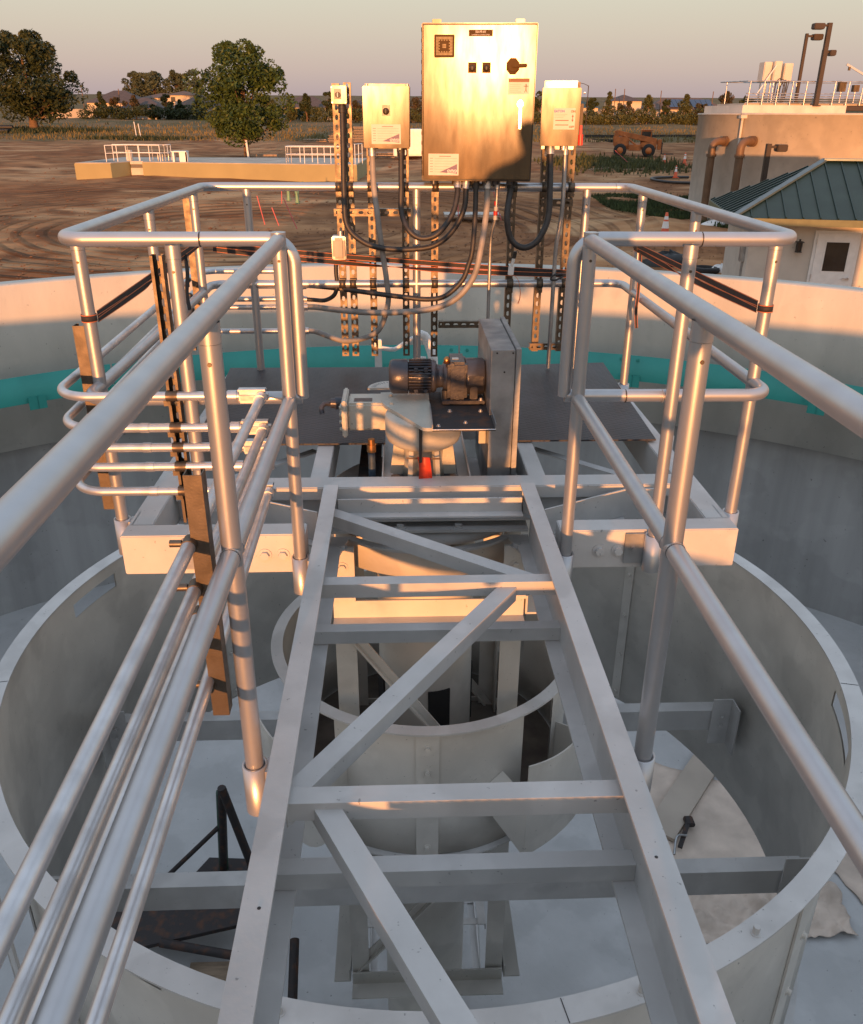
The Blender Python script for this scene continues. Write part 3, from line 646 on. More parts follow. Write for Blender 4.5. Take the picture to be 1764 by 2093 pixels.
# ================================================================ STRUT CHANNELS
def strut_mb(L,slots=True,z0off=.02):
    # back (slotted web) faces -y, channel opens to +y; runs 0..L along z, centred on x=0
    m=MB(); W=.0413; T=.0026
    if slots:
        m.box(-W/2,-.0085,0,T,0,L); m.box(.0085,W/2,0,T,0,L); z=0
        k=z0off
        while k<L:
            a=k; b=min(L,k+.022); m.box(-.0085,.0085,0,T,a,b); k+=.0508
            for e,s_ in ((b,1),(min(L,k),-1)):
                if 0<e<L:
                    for q in (-1,1): m.prof((0,0,e),(0,T,e),[(q*.0085,0),(q*.0085,s_*.006),(q*.003,0)],(1,0,0),(0,0,1))
        m.box(-.0085,.0085,0,T,0,min(z0off,.012))
    else: m.box(-W/2,W/2,0,T,0,L)
    for s_ in (-1,1):
        xa,xb=sorted((s_*W/2,s_*(W/2-T))); m.box(xa,xb,T,.0413,0,L)
        xa,xb=sorted((s_*(W/2-T),s_*(W/2-.010))); m.box(xa,xb,.0413-T,.0413,0,L)
    return m
def strut(x,y,z0,z1,label,rot=None,slots=True,off=.02,clamps=(),group='slotted strut channels clamped to the back railing'):
    t=thing('strut_channel',label,'strut',(x,y,z0),group)
    m=strut_mb(z1-z0,slots,off)
    if rot is not None: m.v=[tuple(rot@Vector(v)) for v in m.v]
    m.v=[tuple(Vector(v)+Vector((x,y,z0))) for v in m.v]
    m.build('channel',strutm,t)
    for zc in clamps:
        c=MB(); c.tube([(x-.0206,YB+.03,zc+.0)]+[(x-.0206,YB-RR*1.14*math.sin(a),zc+RR*1.14*math.cos(a)) for a in [i*PI/10 for i in range(11)]]+[(x-.0206,YB+.03,zc-.035)],.0001,4) if False else None
        # strap over the rail, ears below and a bolt
        prof=[(YB-(RR+.002)*math.sin(a),zc+(RR+.002)*math.cos(a)) for a in [i*PI/14 for i in range(15)]]
        vs=[];n_=len(prof)
        for sx in (-.019,.019):
            for k_ in (0,.003):
                for (yy,zz) in prof: 
                    dy,dz=yy-YB,zz-zc; l=math.hypot(dy,dz); vs.append((x+sx,YB+dy*(l+k_)/l,zc+dz*(l+k_)/l))
        fs=[]
        for i in range(n_-1):
            fs+=[(n_+i,n_+i+1,3*n_+i+1,3*n_+i),(i,2*n_+i,2*n_+i+1,i+1),(i,i+1,n_+i+1,n_+i),(2*n_+i,3*n_+i,3*n_+i+1,2*n_+i+1)]
        c.add(vs,fs,True)
        c.box(x-.019,x+.019,YB-.012,YB-.009,zc-.055,zc-.022); c.box(x-.019,x+.019,YB-.012,y,zc+.025,zc+.029); c.hexb((x,YB-.013,zc-.042),(0,-1,0),.008,.009)
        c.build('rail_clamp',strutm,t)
    return t
YS=5.192
SX=[(-.466,.035,1.585,'slotted strut left of the leftmost pair, behind the small switch box'),
    (-.402,.035,1.59,'slotted strut right of the leftmost pair, behind the small switch box'),
    (-.281,.035,1.585,'slotted strut under the left edge of the sticker-labelled stainless box'),
    (-.081,.035,1.585,'slotted strut under the right edge of the sticker-labelled stainless box'),
    (.094,.028,1.90,'slotted strut under the left end of the large control panel'),
    (.553,.21,1.90,'slotted strut under the right end of the large control panel'),
    (.735,.06,1.60,'slotted strut left of the pair under the right-hand disconnect box'),
    (.889,.06,1.60,'slotted strut right of the pair under the right-hand disconnect box')]
for i,(x,z0,z1,l) in enumerate(SX): strut(x,YS,z0,z1,l,off=.02+.007*i,clamps=(RZ,MZ))
RX=Matrix.Rotation(PI/2,3,'Y')
def hstrut(x0,x1,y,z,label): return strut(x0,y,z,z+(x1-x0),label,rot=RX)
hstrut(-.50,-.05,5.148,.905,'horizontal slotted strut tying the four left uprights')
hstrut(.715,.905,5.148,.96,'short horizontal slotted strut below the right-hand disconnect box')
hstrut(.118,.40,5.148,.242,'horizontal slotted strut behind the galvanised chain guard')
hstrut(.695,.90,5.148,.10,'lowest short horizontal strut, at the foot of the right pair')
def cstrut(x,y,z0,z1,lab,az,slots=False,w_=1):
    t=thing('strut_channel',lab,'strut',(x,y,z0)); m=strut_mb(z1-z0,slots)
    R_=Matrix.Rotation(az,3,'Z'); m.v=[tuple(R_@Vector(v)+Vector((x,y,z0))) for v in m.v]; m.build('channel',strutm,t)
    return t
cstrut(-.588,1.722,.03,.695,'solid-back strut clipped to the near left post, carrying the conduits',0)
cstrut(-.925,2.90,.02,1.0,'slotted strut on the front left post, crossed by five conduits',PI,True)
cstrut(-1.296,3.07,-.02,.72,'solid-back strut on the outer left corner post',0)
cstrut(-1.296,4.93,.10,1.0,'solid-back strut standing on the far left post',0)
# ================================================================ RIGID CONDUITS
CR=.0165; CX=-.612
runs=[.522,.405,.33,.255,.158]
backz=[.555,.465,.385,.335,.185]
for i,(z,zb) in enumerate(zip(runs,backz)):
    nm=('topmost','second','third','fourth','lowest')[i]
    t=thing('conduit_run',f'{nm} galvanised conduit of the five wrapping round the outside of the left railing','conduit',(CX,2.8,z),'galvanised conduits along the left side')
    zz=z if i<4 else .125
    m=MB(); m.tube([(CX,2.80,z),(CX,1.2,zz),(CX,-2.6,zz)],CR,18); m.build('pipe',galv,t)
    xo=-1.345; yf=2.845
    P=[(-.69,yf,z),(xo,yf,z),(xo,YB+.08,zb),(-.755-.0*i,YB+.08,zb)]
    m=MB(); m.tube(fillet(P,.13,12),CR,18); m.build('pipe',galv,t)
    # conduit body (LB fitting) at the corner
    m=MB(); m.box(-.70,-.588,yf-.024,yf+.024,z-.024,z+.020,c=.012); m.box(-.695,-.594,yf-.018,yf+.018,z+.020,z+.026,c=.003)
    b=m.build('conduit_body',galv,t)
    m=MB(); m.box(-.683,-.625,yf-.0255,yf-.024,z-.01,z+.008); m.build('raised_lettering_panel',galvd,b)
    m=MB(); m.cyl((-.73,yf,z),(-.698,yf,z),CR*1.25,18); m.build('coupling',galv,t)
    m=MB(); m.cyl((CX,yf-.06,z),(CX,yf-.018,z),CR*1.3,18); m.build('coupling',galv,t)
    for (x,y) in ((xo,3.25),(-1.02,yf)):
        m=MB(); 
        if y==yf: m.cyl((x-.03,y,z),(x,y,z),CR*1.12,18)
        else: m.cyl((x,y,z+(zb-z)*.18),(x,y+.03,z+(zb-z)*.19),CR*1.12,18)
        m.build('coupling',galv,t)
    for (a,b_) in (((CX,1.705,zz),(CX,1.74,zz)),((-.945,yf,z),(-.905,yf,z)),((xo,4.92,z+(zb-z)*.92),(xo,4.96,z+(zb-z)*.93))):
        m=MB(); m.cyl(a,b_,CR*1.12,16); a_=Vector(a); m.box(a_.x-.012,a_.x+.012,a_.y-.004,a_.y+.02,a_.z-.035,a_.z-.014) if a[0]!=CX else m.tube([(CX-.018,1.722,zz+.003),(CX-.045,1.722,zz+.003)],.009,8)
        m.build('strap_clamp',strutm,t)
    if i in (1,3,4):
        m=MB(); m.cyl((-.755,YB+.08,zb),(-.725,YB+.08,zb),CR*1.25,16); m.build('connector',galv,t)
# ================================================================ ENCLOSURES
def encl(name,label,x0,x1,z0,z1,yf,yb,m_=steel,door=.012,hinge=False):
    t=thing(name,label,'enclosure',((x0+x1)/2,yb,z0))
    MB().box(x0,x1,yf+.022,yb,z0,z1,c=.004).build('body',steel2,t)
    dd=MB().box(x0+door,x1-door*.6,yf,yf+.018,z0+door,z1-door,c=.003).build('door',m_,t)
    MB().box(x0+.004,x1-.004,yf+.018,yf+.022,z0+.004,z1-.004).build('gasket',black,t)
    return t,dd
YP=4.98
t,dd=encl('control_panel','large stainless steel control panel mounted highest, glowing with reflected sun',.030,.642,1.092,1.872,YP,5.18)
for x in (.10,.55): MB().box(x-.024,x+.024,5.15,5.155,1.872,1.900,c=.002).build('mounting_tab',steel2,t)
m=MB(); m.cyl((.036,YP+.012,1.12),(.036,YP+.012,1.85),.006,10); h=m.build('hinge',steel2,t)
for i in range(15): z=1.13+i*.05; MB().cyl((.036,YP+.012,z),(.036,YP+.012,z+.018),.0078,10).build('knuckle',steel,h)
v=MB(); v.box(.099,.206,YP-.008,YP-.002,1.709,1.816,c=.003); vg=v.build('vent_grille',plated,t)
m=MB()
cxv,czv=.1525,1.7625
for i in range(13):
    for j in range(13):
        u,w2=i-6,j-6
        ring=max(abs(u),abs(w2)); 
        if ring in (6,5,1) or (ring==4 and (i+j)%2==0) or (ring==0): m.box(cxv+u*.0067-.0023,cxv+u*.0067+.0023,YP-.0087,YP-.0079,czv+w2*.0067-.0023,czv+w2*.0067+.0023)
o=m.build('grille_holes',holes,vg); 
m=MB(); m.box(.280,.406,YP-.003,YP-.0002,1.808,1.838); np_=m.build('nameplate',plated,t)
text('50-M-01',.0165,np_,(.343,YP-.0034,1.828),txtw); text('CLARIFIER #1 CONTROL PANEL',.0068,np_,(.343,YP-.0034,1.8145),txtw)
for x in (.3025,.378):
    m=MB(); m.box(x-.0225,x+.0225,YP-.004,YP-.0002,1.636,1.686); b=m.build('switch_plate',plated,t)
    m=MB(); m.lathe([(0,-.018),(.012,-.018),(.013,-.006),(.017,-.006),(.017,0)],(x,YP-.003,1.659),24,ax='y'); m.build('push_button',steel,b)
    m=MB(); m.box(x-.003,x+.003,YP-.026,YP-.021,1.651,1.667); m.build('pointer',black,b)
m=MB(); m.poly([(.5175+.037*math.cos(rad(a)),1.668+.042*math.sin(rad(a))) for a in range(22,382,45)],0,.012); m.v=[(x,YP-.0002-z,y) for x,y,z in m.v]; b=m.build('disconnect_handle',plated,t)
m=MB(); m.cyl((.5175,YP-.012,1.668),(.5175,YP-.03,1.668),.026,20); m.bar((.51,YP-.034,1.669),(.592,YP-.034,1.672),.014,.016,c=.003); m.build('lever',plated,b)
m=MB(); m.box(.497,.61,YP-.002,YP-.0002,1.533,1.611); b=m.build('warning_label',labelm,t)
m=MB(); m.box(.498,.609,YP-.0026,YP-.0021,1.593,1.610); m.build('label_band',mat('label brown',(.16,.045,.015),.5),b)
text('!',.013,b,(.507,YP-.003,1.6013),mat('label yellow lettering',(.65,.35,.1),.5))
for i in range(5): MB().box(.506,.506+[.06,.055,.058,.045,.06][i],YP-.0026,YP-.0021,1.580-i*.009,1.582-i*.009).build('print_line',plast,b)
m=MB(); m.cyl((.592,YP-.0024,1.5795),(.592,YP-.003,1.5795),.004,12); m.bar((.592,YP-.0028,1.576),(.592,YP-.0028,1.557),.005,.0006,(0,1,0)); m.bar((.580,YP-.0028,1.573),(.604,YP-.0028,1.573),.0006,.003)
m.bar((.592,YP-.0028,1.558),(.585,YP-.0028,1.543),.003,.0006,(0,1,0)); m.bar((.592,YP-.0028,1.558),(.599,YP-.0028,1.543),.003,.0006,(0,1,0)); m.build('pictogram_figure',txtd,b)
m=MB(); m.cyl((.565,YP,1.487),(.565,YP-.022,1.487),.018,20); m.box(.556,.574,YP-.02,YP-.006,1.49,1.508,c=.003); m.bar((.566,YP-.026,1.497),(.568,YP-.028,1.362),.015,.010,(0,-1,0),c=.003); m.build('latch_handle',mat('latch chrome',(.72,.70,.66),.3,.7),t)
def dataplate(t,x0,x1,z0,z1,y):
    m=MB(); m.box(x0,x1,y-.002,y-.0002,z0,z1); b=m.build('data_plate',labelm,t); W=x1-x0; Hh=z1-z0
    MB().box(x0+W*.36,x0+W*.74,y-.0026,y-.0021,z1-Hh*.13,z1-Hh*.10).build('heading_line',txtd,b)
    m=MB()
    for i in range(6):
        zz=z1-Hh*(.22+.125*i); xe=x1-W*(.06 if i<3 else .30+.05*(i-3)); m.box(x0+W*.2,xe,y-.0026,y-.0021,zz,zz+.0008); m.box(x0+W*.05,x0+W*.15,y-.0026,y-.0021,zz,zz+.0022)
    m.build('form_lines',txtd,b)
    m=MB(); pts=[(x1-W*.05,z0+Hh*.53),(x1-W*.05,z0+Hh*.06)]+[(x1-W*(.05+.58*k),z0+Hh*(.06+.085*(k**.9))) for k in (.25,.5,.75,1.)]+[(x1-W*(.05+.3),z0+Hh*.33)]
    n_=len(pts); m.add([(p[0],y-.0026,p[1]) for p in pts]+[(p[0],y-.0021,p[1]) for p in pts],[tuple(range(n_)),tuple(range(2*n_-1,n_-1,-1))]+[(i,(i+1)%n_,n_+(i+1)%n_,n_+i) for i in range(n_)])
    lg=m.build('logo_triangle',purple,b); 
    l2=text('OVIVO',W*.105,b,(x1-W*.215,y-.0034,z0+Hh*.205),txtw,bold=.0004); MB().box(x1-W*.37,x1-W*.08,y-.0032,y-.0028,z0+Hh*.10,z0+Hh*.125).build('logo_underline',txtw,b)
dataplate(t,.069,.238,1.123,1.235,YP)
for x in (.094,.217,.266,.322,.388,.445,.527):
    m=MB(); m.cyl((x,5.06,1.092),(x,5.06,1.070),.020,8); m.build('conduit_hub',steel if x in(.217,.266,.322) else motorm,t)
# small switch box
t,dd=encl('switch_box','small stainless selector switch box, leftmost of the four enclosures',-.484,-.396,1.481,1.573,5.10,5.185,door=.002)
m=MB(); m.box(-.466,-.426,5.097,5.0998,1.505,1.557); b=m.build('legend_plate',plast,t)
m=MB(); m.cyl((-.4445,5.097,1.527),(-.4445,5.080,1.527),.015,22); k=m.build('selector_knob',black,b); m=MB(); m.bar((-.4445,5.078,1.516),(-.4445,5.078,1.538),.004,.004,(0,-1,0)); m.build('pointer',white,k)
for x in (-.477,-.404):
    for z in (1.489,1.565): MB().cyl((x,5.1,z),(x,5.096,z),.004,10).build('screw',galv,t)
MB().cyl((-.43,5.14,1.481),(-.43,5.14,1.462),.019,12).build('conduit_hub',galv,t)
# second box
t,dd=encl('switch_box','medium stainless box with selector switch and purple triangle sticker, left of the large panel',-.306,-.049,1.260,1.572,5.03,5.185,door=.002)
m=MB(); m.box(-.20,-.155,5.026,5.0298,1.424,1.478); b=m.build('legend_plate',motorm,t)
m=MB(); m.lathe([(0,-.016),(.011,-.016),(.013,-.006),(.018,-.006),(.018,0)],(-.178,5.027,1.447),26,ax='y'); k=m.build('selector_knob',steel,b); m=MB(); m.bar((-.178,5.006,1.437),(-.178,5.006,1.459),.005,.005,(0,-1,0)); m.build('pointer',black,k)
dataplate(t,-.260,-.098,1.282,1.382,5.03)
for x in (-.29,-.065): MB().cyl((x,5.17,1.572),(x,5.17,1.583),.008,8).build('mounting_bolt',galv,t)
MB().box(-.30,-.055,5.18,5.186,1.25,1.584).build('back_plate',steel2,t)
for x in (-.268,-.104): MB().cyl((x,5.09,1.26),(x,5.09,1.238),.020,12).build('conduit_hub',galvd,t)
# disconnect switch right
t,dd=encl('disconnect_box','galvanised disconnect switch box with ON and OFF sticker, right of the large panel',.694,.906,1.274,1.569,5.03,5.185,m_=steel2,door=.002)
MB().box(.706,.89,5.18,5.186,1.25,1.606,c=.002).build('back_plate',galvd,t)
for x in (.722,.872): MB().cyl((x,5.18,1.588),(x,5.170,1.588),.011,10).build('mounting_bolt',galv,t)
m=MB(); m.box(.762,.880,5.027,5.0298,1.360,1.468); b=m.build('switch_label',labelm,t)
text('EATON',.017,b,(.792,5.0262,1.452),txtb,bold=.0006); text('ON',.016,b,(.867,5.0262,1.451),txtr,bold=.0006); text('OFF',.016,b,(.863,5.0262,1.373),txtr,bold=.0005)
for i in range(3): MB().box(.767,.835-.01*i,5.0262,5.0268,1.436-i*.008,1.438-i*.008).build('print_line',plast,b)
for z in (1.404,1.381): MB().box(.772,.845,5.0262,5.0268,z,z+.004).build('red_line',txtr,b)
m=MB(); m.bar((.866,5.0264,1.402),(.866,5.0264,1.432),.003,.0006,(0,1,0)); m.prof((.866,5.0264,1.43),(.866,5.0258,1.43),[(-.006,-.006),(.006,-.006),(0,.006)],(1,0,0),(0,0,1)); m.prof((.866,5.0264,1.404),(.866,5.0258,1.404),[(-.006,.006),(.006,.006),(0,-.006)],(1,0,0),(0,0,1)); m.build('arrow',txtr,b)
m=MB(); m.box(.908,.924,5.06,5.10,1.33,1.49,c=.003); m.build('switch_bracket',bronze,t)
m=MB(); m.bar((.916,5.05,1.38),(.918,5.03,1.30),.014,.012,(0,-1,0)); m.tube([(.917,5.03,1.335),(.918,5.028,1.28)],.014,12); m.build('operating_lever',mat('red lever',(.7,.06,.03),.4),t)
MB().cyl((.922,5.09,1.545),(.930,5.09,1.545),.008,10).build('hasp',galv,t)
for x in (.744,.830): MB().cyl((x,5.10,1.274),(x,5.10,1.252),.018,12).build('conduit_hub',black if x<.8 else galv,t)
# outlet box on the left pair
t=thing('outlet_box','small weatherproof outlet box with clear lid, low on the leftmost strut','outlet box',(-.476,5.18,.64))
MB().box(-.518,-.435,5.11,5.19,.64,.775,c=.006).build('body',galvd,t); MB().box(-.513,-.440,5.085,5.11,.648,.767,c=.014).build('lid',plast,t); MB().cyl((-.466,5.15,.775),(-.466,5.15,.80),.014,12).build('conduit_hub',galv,t)
# ================================================================ FLEXIBLE CONDUITS
def flex(label,pts,r,m_,corr=True,ends=(),name='flexible_conduit',group='flexible conduits hanging between the enclosures'):
    P=catmull(pts,.007 if corr else .03); t=thing(name,label,'conduit',pts[0],group)
    m=MB(); m.tube(P,r,14,rf=(lambda i:r*(1.0 if i%2 else .93)) if corr else None); m.build('hose',m_,t)
    for e in ends:
        i=0 if e==0 else -1; j=1 if e==0 else -2; a=P[i]; d_=(P[j]-P[i]).normalized()
        m=MB(); m.cyl(a-d_*.012,a+d_*.035,r*1.35,8); m.cyl(a+d_*.004,a+d_*.016,r*1.6,6); m.build('connector',galv if m_ is not black or e else black,t)
    return t
XE=-.735; YE=YB+.08
flex('black flexible conduit in a wide swag from the leftmost switch box to the large panel',[(-.43,5.14,1.47),(-.43,5.11,1.285),(-.433,5.08,1.005),(-.419,5.06,.839),(-.324,5.04,.75),(-.20,5.02,.719),(-.054,5.02,.714),(.081,5.02,.735),(.185,5.03,.81),(.255,5.04,.938),(.266,5.06,1.08)],.0165,black,ends=(0,-1))
flex('black flexible conduit looping from the medium box up to the large panel',[(-.104,5.09,1.25),(-.105,5.06,1.057),(-.105,5.04,.923),(-.065,4.99,.826),(.007,4.98,.781),(.10,4.98,.806),(.181,5.0,.904),(.212,5.03,1.0),(.217,5.06,1.08)],.0165,black,ends=(0,-1))
flex('grey flexible conduit dropping from the medium box and curving left to the rigid conduit',[(-.268,5.09,1.25),(-.262,5.08,1.057),(-.245,5.06,.913),(-.222,5.05,.716),(-.198,5.06,.533),(-.192,5.08,.383),(-.252,5.1,.222),(-.361,5.15,.155),(-.469,5.19,.132),(-.56,5.22,.15),(-.66,5.24,.183),(-.73,5.24,.185)],.0165,greyflex,corr=False,ends=(0,-1))
flex('black flexible conduit from the panel middle sweeping down and left behind the motor',[(.322,5.06,1.08),(.32,5.04,.914),(.306,5.0,.716),(.285,5.0,.63),(.249,5.0,.539),(.155,5.0,.451),(.049,5.02,.425),(-.12,5.04,.437),(-.331,5.1,.453),(-.509,5.18,.462),(-.66,5.24,.465),(-.73,5.24,.465)],.0155,black,ends=(0,-1))
flex('tan grey flexible conduit from the panel sweeping down and left below the black one',[(.388,5.06,1.08),(.384,5.04,.914),(.35,5.0,.69),(.312,5.0,.549),(.219,5.0,.435),(.092,5.0,.377),(-.068,5.02,.351),(-.281,5.08,.333),(-.494,5.16,.332),(-.65,5.24,.335),(-.73,5.24,.335)],.0175,greyflex,corr=False,ends=(0,-1))
flex('black flexible conduit in a deep U from the panel to the right disconnect box',[(.527,5.06,1.08),(.512,5.03,1.0),(.50,5.0,.90),(.518,5.0,.796),(.556,5.0,.745),(.608,5.0,.726),(.66,5.0,.745),(.70,5.0,.79),(.741,5.02,.89),(.747,5.05,1.04),(.744,5.10,1.26)],.0185,black,ends=(0,-1))
flex('short black flexible conduit curling from the outlet box down to the left conduits',[(-.50,5.16,.635),(-.503,5.16,.56),(-.50,5.16,.49),(-.519,5.17,.425),(-.58,5.2,.385),(-.66,5.24,.38),(-.73,5.24,.385)],.0135,black,ends=(-1,))
t=flex('thin rigid grey conduit with red and white tag below the panel',[(.445,5.06,1.08),(.443,5.06,.95),(.438,5.07,.86),(.422,5.09,.78),(.42,5.1,.55),(.42,5.1,.05)],.0105,galvd,corr=False,ends=(0,),name='rigid_conduit')
for z,c_ in ((.955,txtr),(.925,labelm),(.90,txtr),(.875,labelm)): MB().cyl((.4425 if z>.9 else .440,5.062,z),(.4425 if z>.9 else .440,5.062,z+.022),.0125,14).build('tag_sleeve',c_,t)
flex('straight rigid grey conduit dropping from the right disconnect box',[(.830,5.10,1.26),(.835,5.10,.96),(.826,5.11,.82),(.816,5.12,.70),(.815,5.12,.4),(.815,5.12,-.03)],.0125,galvd,corr=False,ends=(0,),name='rigid_conduit')
# ================================================================ GEAR DRIVE, MOTOR, CHAIN GUARD
DX,DY=-.02,3.60
t=thing('gear_drive','beige-painted gear drive housing with side gearbox and red tag, in the platform centre','gear drive',(DX,DY,-.1))
m=MB(); m.lathe([(0,.195),(.170,.195),(.174,.185),(.174,.105),(.166,.080),(.145,.062),(.108,.050),(.092,.03),(.088,-.03),(.098,-.10),(.0,-.10)],(DX,DY,0),48); b=m.build('gear_housing',paintd,t)
for a in (rad(205),rad(155),rad(270),rad(90)):
    m=MB(); n_=Vector((math.sin(a),math.cos(a),0)); s_=Vector((0,0,1)).cross(n_); p=Vector((DX,DY,0)); m.prof(p-s_*.011,p+s_*.011,[(.06,-.10),(.155,-.10),(.135,.056),(.05,.056)],n_,(0,0,1)); m.build('rib',paintd,b)
m=MB(); m.box(-.20,.20,3.45,3.75,-.112,-.10,c=.004)
m.build('base_flange',motorm,t)
for x in (-.15,.12):
    m=MB(); m.hexb((x,3.52,-.10),(0,0,1),.022,.018); m.build('bolt',motorm,t)
m=MB(); m.poly([(-.205,3.70),(-.215,3.74),(-.218,3.86),(.012,3.88),(.012,3.355),(-.012,3.352),(-.03,3.36),(-.195,3.665)],.197,.212); b=m.build('cover_plate',paintd,t)
for x,y in ((-.17,3.80),(-.165,3.68),(-.01,3.85)): MB().hexb((x,y,.212),(0,0,1),.008,.006).build('bolt',paintd,b)
m=MB(); m.box(-.372,-.17,3.70,3.86,.075,.209,c=.010); b=m.build('side_gearbox',paintd,t)
MB().box(-.395,-.370,3.672,3.89,.052,.228,c=.006).build('end_flange',paintd,b)
for z in (.085,.12,.155,.19): MB().hexb((-.395,3.70,z),(-1,0,0),.009,.010).build('bolt',paintd,b)
MB().cyl((-.395,3.77,.14),(-.408,3.77,.14),.045,20).build('bearing_cap',paintd,b)
MB().box(-.34,-.255,3.73,3.78,.2095,.2105).build('data_plate',motorm,b)
m=MB(); m.cyl((-.395,3.83,.17),(-.435,3.83,.17),.030,18); m.cyl((-.435,3.83,.17),(-.455,3.83,.17),.024,14); m.tube(catmull([(-.455,3.83,.165),(-.485,3.82,.17),(-.50,3.80,.155),(-.495,3.79,.13)],.01),.012,10); m.build('limit_switch_cable',motorm,t)
m=MB(); m.box(-.044,-.030,3.405,3.412,.03,.19); m.build('chain_strip',black,t)
m=MB(); m.tube([(-.10,3.45,.035),(.05,3.44,.035)],.004,6); m.build('wire',pipeb,t)
m=MB(); vs=[]
for i in range(9):
    u=i/8; z=.055-.125*u; yy=3.415-.02*math.sin(u*3)+.01*u; vs+=[(-.052+.012*u+.004*math.sin(5*u),yy,z),(.004+.014*u,yy-.010*math.cos(4*u),z)]
k=len(vs); vs+=[(x,y+.002,z) for x,y,z in vs]
fs=[(2*i,2*i+1,2*i+3,2*i+2) for i in range(8)]+[(k+2*i+2,k+2*i+3,k+2*i+1,k+2*i) for i in range(8)]+[(2*i,2*i+2,k+2*i+2,k+2*i) for i in range(8)]+[(2*i+1,k+2*i+1,k+2*i+3,2*i+3) for i in range(8)]
m.add(vs,fs,True); m.build('red_tag',tagred,t)
# torque dial
m=MB(); m.poly([(-.285,3.90),(-.16,3.90)]+[(-.16-.0-.115*math.sin(rad(a))*1.05+.0,3.90+.12*math.cos(rad(a))) for a in range(0,91,10)],.212,.222); b=m.build('torque_dial',labelm,t)
m=MB()
for a in range(8,85,9): 
    r0,r1=.085,.105; c_=Vector((-.16,3.90,.2224)); dr=Vector((-math.sin(rad(a)),math.cos(rad(a)),0)); m.bar(c_+dr*r0,c_+dr*r1,.003,.0006)
m.build('scale_marks',txtd,b)
t=thing('gear_motor','dark grey finned electric gear motor lying on a steel tray beside the chain guard','motor',(.05,3.8,.2))
AY,AZ=3.79,.312
def xl(prof,name,m_,n=40): return MB().lathe(prof,(0,AY,AZ),n,ax='x').build(name,m_,t)
xl([(0,-.176),(.05,-.176),(.072,-.170),(.080,-.158),(.081,-.090),(.078,-.086),(0,-.086)],'fan_cowl',motorm)
m=MB(); m.lathe([(0,-.086),(.066,-.086),(.066,.028),(0,.028)],(0,AY,AZ),36,ax='x')
body=m.build('motor_body',motorm,t)
m=MB()
for i in range(30):
    a=2*PI*i/30; c_,s_=math.cos(a),math.sin(a); p=Vector((-.083,AY+c_*.071,AZ+s_*.071)); q=Vector((.020,AY+c_*.071,AZ+s_*.071)); m.bar(p,q,.0035,.020,(0,c_,s_))
m.build('cooling_fins',motorm,body)
for x in (-.05,-.005):
    for z in (.05,-.05): MB().box(x-.009,x+.009,AY-.078,AY-.06,AZ+z-.008,AZ+z+.008,c=.002).build('foot_boss',motorm,body)
xl([(0,.020),(.075,.020),(.078,.032),(.070,.045),(.055,.048),(.052,.075),(.066,.078),(.072,.09),(.072,.10),(0,.10)],'flange',motorm)
m=MB(); m.box(.095,.186,3.70,3.88,.215,.40,c=.014); g=m.build('gear_case',motorm,t)
for x,z in ((.14,.33),(.14,.235),(.115,.39)): 
    MB().cyl((x,3.70,z),(x,3.694,z),.010,14).build('plug',motorm,g)
MB().box(.118,.148,3.76,3.79,.4002,.4012).build('sticker',labelm,g)
xl([(0,.18),(.083,.18),(.085,.19),(.085,.262),(.075,.272),(0,.272)],'output_housing',motorm)
m=MB(); m.box(.19,.262,3.702,3.73,.29,.335,c=.004); m.box(.20,.235,3.71,3.75,.22,.30,c=.004); m.build('terminal_box',motorm,t)
m=MB(); m.box(.07,.268,3.685,3.89,.206,.222,c=.003); f=m.build('foot_plate',motorm,t)
MB().hexb((.25,3.70,.222),(0,0,1),.008,.008).build('bolt',galv,f)
MB().cyl((.088,3.735,.222),(.088,3.735,.262),.018,12).build('breather',black,t)
MB().lathe([(.0,.0),(.014,.0),(.014,.02),(.006,.03),(0,.03)],(.092,3.75,.385),14).build('lifting_eye',brass,t)
t=thing('motor_tray','dark steel tray with pale bent edges under the gear motor','tray',(.14,3.5,.19))
m=MB(); m.box(.012,.284,3.355,3.90,.1955,.2005); b=m.build('tray_plate',rust,t)
m=MB(); m.tube([(.012,3.352,.2035),(.284,3.352,.2035)],.0028,6); m.build('edge',galv,t)
for x in (.012,.284):
    m=MB(); m.prof((x,3.352,.2),(x,3.64,.2),[(-.002,0),(.002,0),(.002,.028),(-.002,.028)],(1,0,0),(0,0,1)); m.build('side_lip',galvd,t)
for x,y in ((.16,3.44),(.04,3.40),(.10,3.60),(.24,3.60)): MB().hexb((x,y,.2005),(0,0,1),.007,.007).build('bolt',galv,b)
t=thing('chain_guard','tall galvanised sheet-metal chain guard box right of the gear motor','chain guard',(.34,3.85,-.2))
MB().box(.275,.381,3.545,4.17,-.21,.497,c=.002).build('body',galvd,t)
MB().box(.383,.406,3.535,4.18,-.214,.505,c=.002).build('cover',galvd,t)
for x,z in ((.30,.485),(.37,.485),(.335,.40)): MB().cyl((x,3.545,z),(x,3.542,z),.004,8).build('screw',rust,t)
MB().box(.24,.272,3.64,3.66,.03,.10).build('mounting_angle',paintd,t)
t=thing('grease_pipe','short dark blue pipe stub with brass coupling beside the gear drive','pipe',(-.257,3.55,-.2))
MB().cyl((-.257,3.55,-.22),(-.257,3.55,.03),.0165,20).build('pipe',bluep,t); MB().cyl((-.257,3.55,.03),(-.257,3.55,.065),.021,20).build('coupling',brass,t); MB().cyl((-.257,3.55,.065),(-.257,3.55,.09),.016,8).build('plug',brass,t)
o=MB().box(-.335,-.225,3.445,4.28,-.20,-.192).box(-.2,.18,3.445,4.28,-.205,-.198).build('drip_plate',rust); tag(o,'dark plate under the gear drive between the platform beams','plate')
